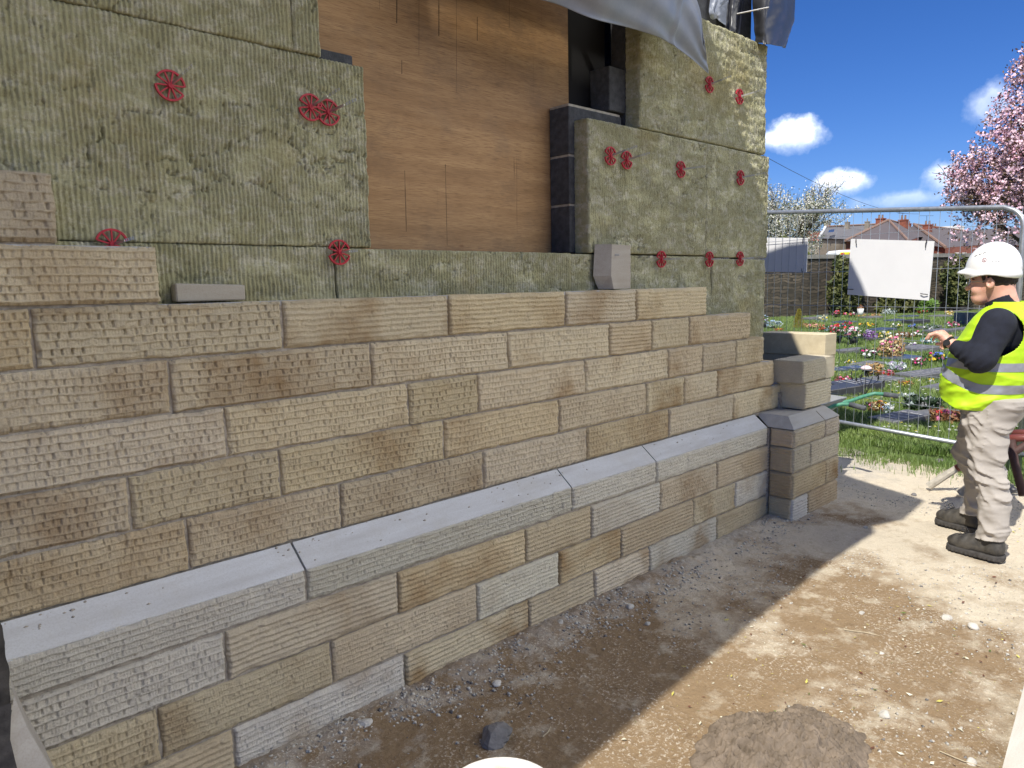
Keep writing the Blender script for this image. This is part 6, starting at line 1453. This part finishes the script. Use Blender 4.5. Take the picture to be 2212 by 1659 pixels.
leafcloud('blossom', C, .042*rs.uniform(.6, 1.4, len(C)), simple('white_blossom', (.62, .61, .52), .8, .12, 3), e, rs, .8)
C2 = C[rs.randint(len(C), size=5200)]+rs.normal(size=(5200, 3))*.08; leafcloud('leaves', C2, .055*rs.uniform(.6, 1.3, len(C2)), G2, e, rs)
# pink cherry
P = dp(2268, 606, 19.5); P[2] = 0; s_ = size_at(P)
e = empty('cherry_tree', tuple(P), 'pink blossoming cherry tree with maroon leaves rising at the right edge', 'tree'); rs = np.random.RandomState(21); m = MB(); tips = []; base = P.copy()
m.tube([tuple(base), tuple(base+np.array([0, .05, 1.2])), tuple(base+np.array([.02, 0, 2.0]))], [.17, .14, .13], 10)
for k in range(9):
    a = k*.7+.3; inc = [.9, .55, 1.0, .35, .8, .5, .95, .3, .7][k]; d = np.array([math.cos(a)*inc, math.sin(a)*inc, 1.0]); d /= np.linalg.norm(d); branching(m, base+np.array([0, 0, 1.6+.07*k]), d, 1.35, .07, 4, rs, tips, .34, .20)
# long leader branches reaching up
for k in range(7):
    a = k*.9; d = np.array([math.cos(a)*.28, math.sin(a)*.28, 1.0]); d /= np.linalg.norm(d); branching(m, base+np.array([0, 0, 3.6+.2*k]), d, 1.35, .05, 3, rs, tips, .30, .25)
m.build('trunk', BR, e)
T = np.array([t_[0] for t_ in tips if t_[1] < .045])
# crown envelope: narrow at the top, full at the bottom
def env(T):
    h = (T[:, 2]-1.9)/7.2; r_ = np.hypot(T[:, 0]-base[0], T[:, 1]-base[1]); lim = np.interp(h, [0, .12, .35, .6, .8, 1.0, 1.2], [2.4, 2.85, 2.6, 1.8, 1.25, .75, .3]); return (r_ < lim) & (h > -.02)
T = T[env(T)]
nc = 3600; cc = T[rs.randint(len(T), size=nc)]+rs.normal(size=(nc, 3))*.12
h = rs.random(900); lim = np.interp(h, [0, .12, .35, .6, .8, 1.0], [2.2, 2.7, 2.45, 1.6, 1.05, .5]); a = rs.uniform(0, 6.28, 900); r_ = lim*np.sqrt(rs.random(900))
cc = np.concatenate([cc, base+np.stack([r_*np.cos(a), r_*np.sin(a), 1.9+h*6.9], -1)])
per = 12; C = (cc[:, None]+rs.normal(size=(len(cc), per, 3))*.050).reshape(-1, 3)
leafcloud('blossom', C, .034*rs.uniform(.7, 1.35, len(C)), simple('pink_blossom', (.74, .44, .53), .75, .0, 1.5, col2=(.84, .66, .70)), e, rs, .9)
C2 = (cc[:, None]+rs.normal(size=(len(cc), 5, 3))*.10).reshape(-1, 3); leafcloud('leaves', C2, .045*rs.uniform(.7, 1.4, len(C2)), simple('maroon_leaf', (.13, .045, .035), .6, .3, 3, col2=(.10, .07, .02)), e, rs, .45)
# houses: corner points taken at true distances
def slate(name, col): 
    m_, nt, b = nodes_of(name); v = coords(nt, (1, 1, 1)); n1 = noise(nt, v, .8, 4); wv = N(nt, 'ShaderNodeTexWave', Scale=2.2, Distortion=.6); wv.bands_direction = 'Z'; nt.links.new(v, wv.inputs['Vector'])
    c_ = mixc(nt, n1, col, tuple(q*.7 for q in col)); c_ = mixc(nt, ramp(nt, wv.outputs['Fac'], [(.0, .35), (.3, .0)]), c_, tuple(q*.55 for q in col)); nt.links.new(c_, b.inputs['Base Color']); b.inputs['Roughness'].default_value = .8; return m_
SLA = slate('grey_slates', (.155, .15, .155)); SLB = slate('brown_slates', (.125, .105, .105)); BRK = simple('red_brick', (.27, .085, .05), .9, .3, 6); RDG = simple('ridge_tile', (.27, .17, .125), .85, .3, 6); WHT = simple('white_trim', (.7, .7, .66), .6, .1); STN = simple('buff_stone', (.30, .26, .20), .9, .3, 2); GLS = simple('window_glass', (.05, .06, .08), .15, .2, 1, spec=.8)
VD = np.array([CF[0], CF[1], 0]); VD /= np.linalg.norm(VD)
def chimney(px, py0, py1, w, dep, mat, par, pots=2):
    c_ = dp(px, py1, dep); s_ = dep/FPX; hw2 = w*s_/2; zt_ = dp(px, py0, dep)[2]; zb2_ = c_[2]-1.2; H_ = zt_-c_[2]
    m = MB(); m.box((c_[0]-hw2, c_[1]-hw2, zb2_), (c_[0]+hw2, c_[1]+hw2, zt_-H_*.35)); m.box((c_[0]-hw2*1.15, c_[1]-hw2*1.15, zt_-H_*.45), (c_[0]+hw2*1.15, c_[1]+hw2*1.15, zt_-H_*.35)); ch = m.build('chimney', mat, par)
    for k in range(pots):
        o_ = (k-(pots-1)/2)*hw2*.95; m = MB(); m.lathe([(hw2*.30, 0), (hw2*.24, H_*.35), (hw2*.30, H_*.36)], (c_[0]+CR[0]*o_, c_[1]+CR[1]*o_, zt_-H_*.36), 8); p_ = m.build('chimney_pot', RDG if mat is BRK else STN, None); keep(p_, ch)
def roofpoly(par, name, pts, faces, mat):
    V = [dp(a, b_, d_) for a, b_, d_ in pts]; m = MB(); m.add(V, faces); return m.build(name, mat, par)
def ridge(par, pts, r_=.11):
    m = MB(); m.tube([tuple(dp(a, b_, d_)+np.array([0, 0, .05])) for a, b_, d_ in pts], r_, 6); m.build('ridge_tiles', RDG, par)
def walls(par, pts, mat, zb2_=0.0):
    m = MB()
    for (a, b2) in zip(pts[:-1], pts[1:]):
        A, B = dp(*a), dp(*b2); m.add([(A[0], A[1], zb2_), (B[0], B[1], zb2_), tuple(B), tuple(A)], [(0, 1, 2, 3)])
    m.build('wall', mat, par)
def wind(par, px, py, w, h, dep, mat=GLS):
    c_ = dp(px, py, dep-.08); s_ = dep/FPX; r3 = np.array([CR[0], CR[1], 0]); r3 /= np.linalg.norm(r3)
    def quad(sx, sz, off): return [tuple(c_-VD*off+r3*a*sx+np.array([0, 0, b_*sz])) for a, b_ in ((-1, -1), (1, -1), (1, 1), (-1, 1))]
    def slab(sx, sz, o0, o1):
        m = MB(); A = quad(sx, sz, o0); B = quad(sx, sz, o1); m.add(A+B, [(4, 5, 6, 7), (0, 1, 5, 4), (1, 2, 6, 5), (2, 3, 7, 6), (3, 0, 4, 7)]); return m
    f_ = slab(w*s_/2, h*s_/2, 0, .05).build('window', WHT, par); g_ = slab(w*s_/2*.82, h*s_/2*.86, .05, .06).build('pane', mat, None); keep(g_, f_)
# long grey-roofed house
hA = empty('house', tuple(dp(1830, 606, 82)*np.array([1, 1, 0])), 'long grey slate-roofed house with a row of stone chimneys and a white gable edge', 'house')
roofpoly(hA, 'roof', [(1783, 491, 84), (1905, 485, 90), (1905, 518, 82), (1768, 515, 78), (1768, 516, 92), (1905, 516, 98)], [(0, 1, 2, 3), (0, 4, 5, 1)], SLA)
m = MB(); m.tube([tuple(dp(1783, 490, 84)), tuple(dp(1768, 514.5, 78))], .14, 6); m.build('verge', WHT, hA); ridge(hA, [(1783, 490.5, 84), (1905, 484.5, 90)], .12)
walls(hA, [(1769, 516, 90), (1769, 515, 78.3), (1905, 518, 82.3)], STN); roofpoly(hA, 'gable', [(1783, 492, 84), (1769, 515, 78.3), (1769, 516, 92)], [(0, 1, 2)], STN)
for px, y0 in ((1787, 475), (1830, 474), (1873, 472)): chimney(px, y0, 490, 8 if px > 1800 else 10, 85, STN, hA, 1)
roofpoly(hA, 'skylight', [(1791, 496.5, 79.6), (1803, 495, 80.6), (1801, 501, 79.0), (1789, 502, 78.0)], [(0, 1, 2, 3)], GLS)
# hipped brown house
hB = empty('house', tuple(dp(1900, 606, 66)*np.array([1, 1, 0])), 'brick house with a broad brown hipped roof behind the large board', 'house')
roofpoly(hB, 'roof', [(1919, 476, 70), (1826, 521, 62), (1962, 521, 60), (1985, 512, 72), (2030, 512, 84), (1960, 487, 80), (1826, 521, 84)], [(0, 1, 2), (0, 2, 3, 5), (5, 3, 4), (0, 6, 1), (0, 5, 4, 6)], SLB)
ridge(hB, [(1919, 476, 70), (1826, 521, 62)]); ridge(hB, [(1919, 476, 70), (1962, 521, 60)]); ridge(hB, [(1919, 476, 70), (1960, 487, 80)], .1)
walls(hB, [(1828, 521, 84), (1828, 521, 62.4), (1962, 521, 60.4), (1985, 513, 72)], BRK); chimney(1902, 464, 486, 15, 70, BRK, hB, 2); chimney(1951, 465, 492, 15, 74, BRK, hB, 2); chimney(1962, 478, 492, 9, 84, BRK, hB, 2)
wind(hB, 1845, 540, 14, 18, 62.2)
# right brown house
hC = empty('house', tuple(dp(2020, 606, 72)*np.array([1, 1, 0])), 'brick house with a brown roof and two red chimneys left of the cherry tree', 'house')
roofpoly(hC, 'roof', [(1974, 485, 80), (1945, 520, 76), (2042, 535, 68), (2105, 530, 78), (2090, 500, 86)], [(0, 1, 2), (0, 2, 3, 4)], SLB)
ridge(hC, [(1974, 485, 80), (2042, 535, 68)], .14); ridge(hC, [(1974, 485, 80), (2090, 500, 86)], .1)
walls(hC, [(1946, 520, 76), (2042, 535, 68.4), (2110, 531, 78)], BRK); chimney(2003, 477, 500, 15, 78, BRK, hC, 2); chimney(2017, 483, 504, 11, 82, BRK, hC, 2)
for px in (2010, 2028, 2052, 2066, 2082): wind(hC, px, 556, 9, 20, 69.5 if px < 2045 else 71)
m = MB(); A = dp(1950, 461, 74); B = dp(1950, 475, 74); m.tube([tuple(B), tuple(A)], .02, 4); [m.tube([tuple(A-CR*.5+CR*0), tuple(A+CR*.5)], .015, 4) for _ in (0,)]
A = dp(2002, 466, 78); B = dp(2002, 480, 78); m.tube([tuple(B), tuple(A)], .02, 4); m.tube([tuple(A-CR*.7), tuple(A+CR*.7)], .015, 4); m.build('aerial', M_black, hC)
hD = empty('house', tuple(dp(1760, 606, 105)*np.array([1, 1, 0])), 'distant house with an orange-red roof between the white tree and the grey roof', 'house')
roofpoly(hD, 'roof', [(1730, 499, 108), (1790, 499, 108), (1790, 520, 100), (1730, 520, 100)], [(0, 1, 2, 3)], BRK); walls(hD, [(1730, 520, 100.2), (1790, 520, 100.2)], STN)
hE = empty('house', tuple(dp(2110, 606, 95)*np.array([1, 1, 0])), 'farther roofs and white dormer seen through the cherry blossom', 'house')
roofpoly(hE, 'roof', [(2060, 500, 100), (2200, 490, 108), (2220, 530, 96), (2050, 530, 92)], [(0, 1, 2, 3)], SLB); walls(hE, [(2050, 530, 92.3), (2220, 530, 96.3)], BRK); m = MB(); c_ = dp(2058, 503, 93); m.box((c_[0]-1, c_[1]-1, c_[2]-1), (c_[0]+1, c_[1]+1, c_[2]+.8)); m.build('dormer', WHT, hE)
# emergency vehicle and parked car behind the wall
q = dp(1830, 606, 50); va = empty('van', (q[0], q[1], 0), 'white van with a yellow and red patterned roof edge behind the boundary wall', 'van'); r3 = np.array([CR[0], CR[1], 0]); r3 /= np.linalg.norm(r3); ang = math.atan2(r3[1], r3[0]); rmz = Matrix.Rotation(ang, 3, 'Z')
zt_ = dp(1830, 541, 50)[2]
def vb(m, lo, hi, bev=.08): m.box((q[0]+lo[0], q[1]+lo[1], lo[2]), (q[0]+hi[0], q[1]+hi[1], hi[2]), bev=bev, rot=rmz, c=(q[0], q[1], 0))
m = MB(); vb(m, (-1.15, -1.0, .5), (3.6, 1.0, zt_), .18); vb(m, (3.4, -.95, .5), (4.6, .95, zt_-1.5), .15); m.build('body', M_white, va)
m = MB(); vb(m, (-1.0, -1.03, zt_-.50), (.9, -1.005, zt_-.14), .01); vb(m, (.0, -1.03, 1.0), (3.4, -1.005, 1.5), .01); m.build('yellow_panel', simple('signal_yellow', (.80, .72, .02), .5, .1), va)
m = MB()
for k in range(3): vb(m, (-.95+.55*k, -1.045, zt_-.48), (-.72+.55*k, -1.033, zt_-.20), .003)
m.build('red_stripes', MP['red'], va)
m = MB(); vb(m, (3.0, -1.02, 1.6), (3.9, 1.02, 2.2), .03); m.build('window', GLS, va)
for (ox, oy) in ((.0, -.95), (3.6, -.95), (0, .95), (3.6, .95)):
    w0 = rmz @ Vector((ox, oy, 0)); m = MB(); ay = rmz @ Vector((0, 1, 0)); m.tube([Vector((q[0], q[1], .36))+w0-ay*.1, Vector((q[0], q[1], .36))+w0+ay*.1], .36, 16); m.build('wheel', M_black, va)
q = dp(2085, 606, 47); va = empty('car', (q[0], q[1], 0), 'white car roof showing above the boundary wall by the worker\'s helmet', 'car'); zt_ = dp(2085, 570.5, 47)[2]
m = MB(); vb(m, (-2.1, -.85, .35), (2.1, .85, zt_-.75), .18); vb(m, (-1.3, -.75, zt_-.82), (1.2, .75, zt_), .28); m.build('body', M_white, va)
m = MB(); vb(m, (-1.1, -.78, zt_-.60), (1.0, .78, zt_-.18), .05); m.build('window', GLS, va)
for (ox, oy) in ((-1.3, -.8), (1.3, -.8), (-1.3, .8), (1.3, .8)):
    w0 = rmz @ Vector((ox, oy, 0)); m = MB(); ay = rmz @ Vector((0, 1, 0)); m.tube([Vector((q[0], q[1], .31))+w0-ay*.1, Vector((q[0], q[1], .31))+w0+ay*.1], .31, 16); m.build('wheel', M_black, va)
# telephone wire
m = MB(); A, B = dp(1560, 285, 26), dp(1985, 462, 70); m.tube([tuple(A+(B-A)*t_-np.array([0, 0, 1])*1.5*4*t_*(1-t_)*.5) for t_ in np.linspace(0, 1, 20)], .012, 4)
tag(m.build('telephone_wire', M_black), 'thin telephone wire sagging across the sky from the building to the houses', 'wire')
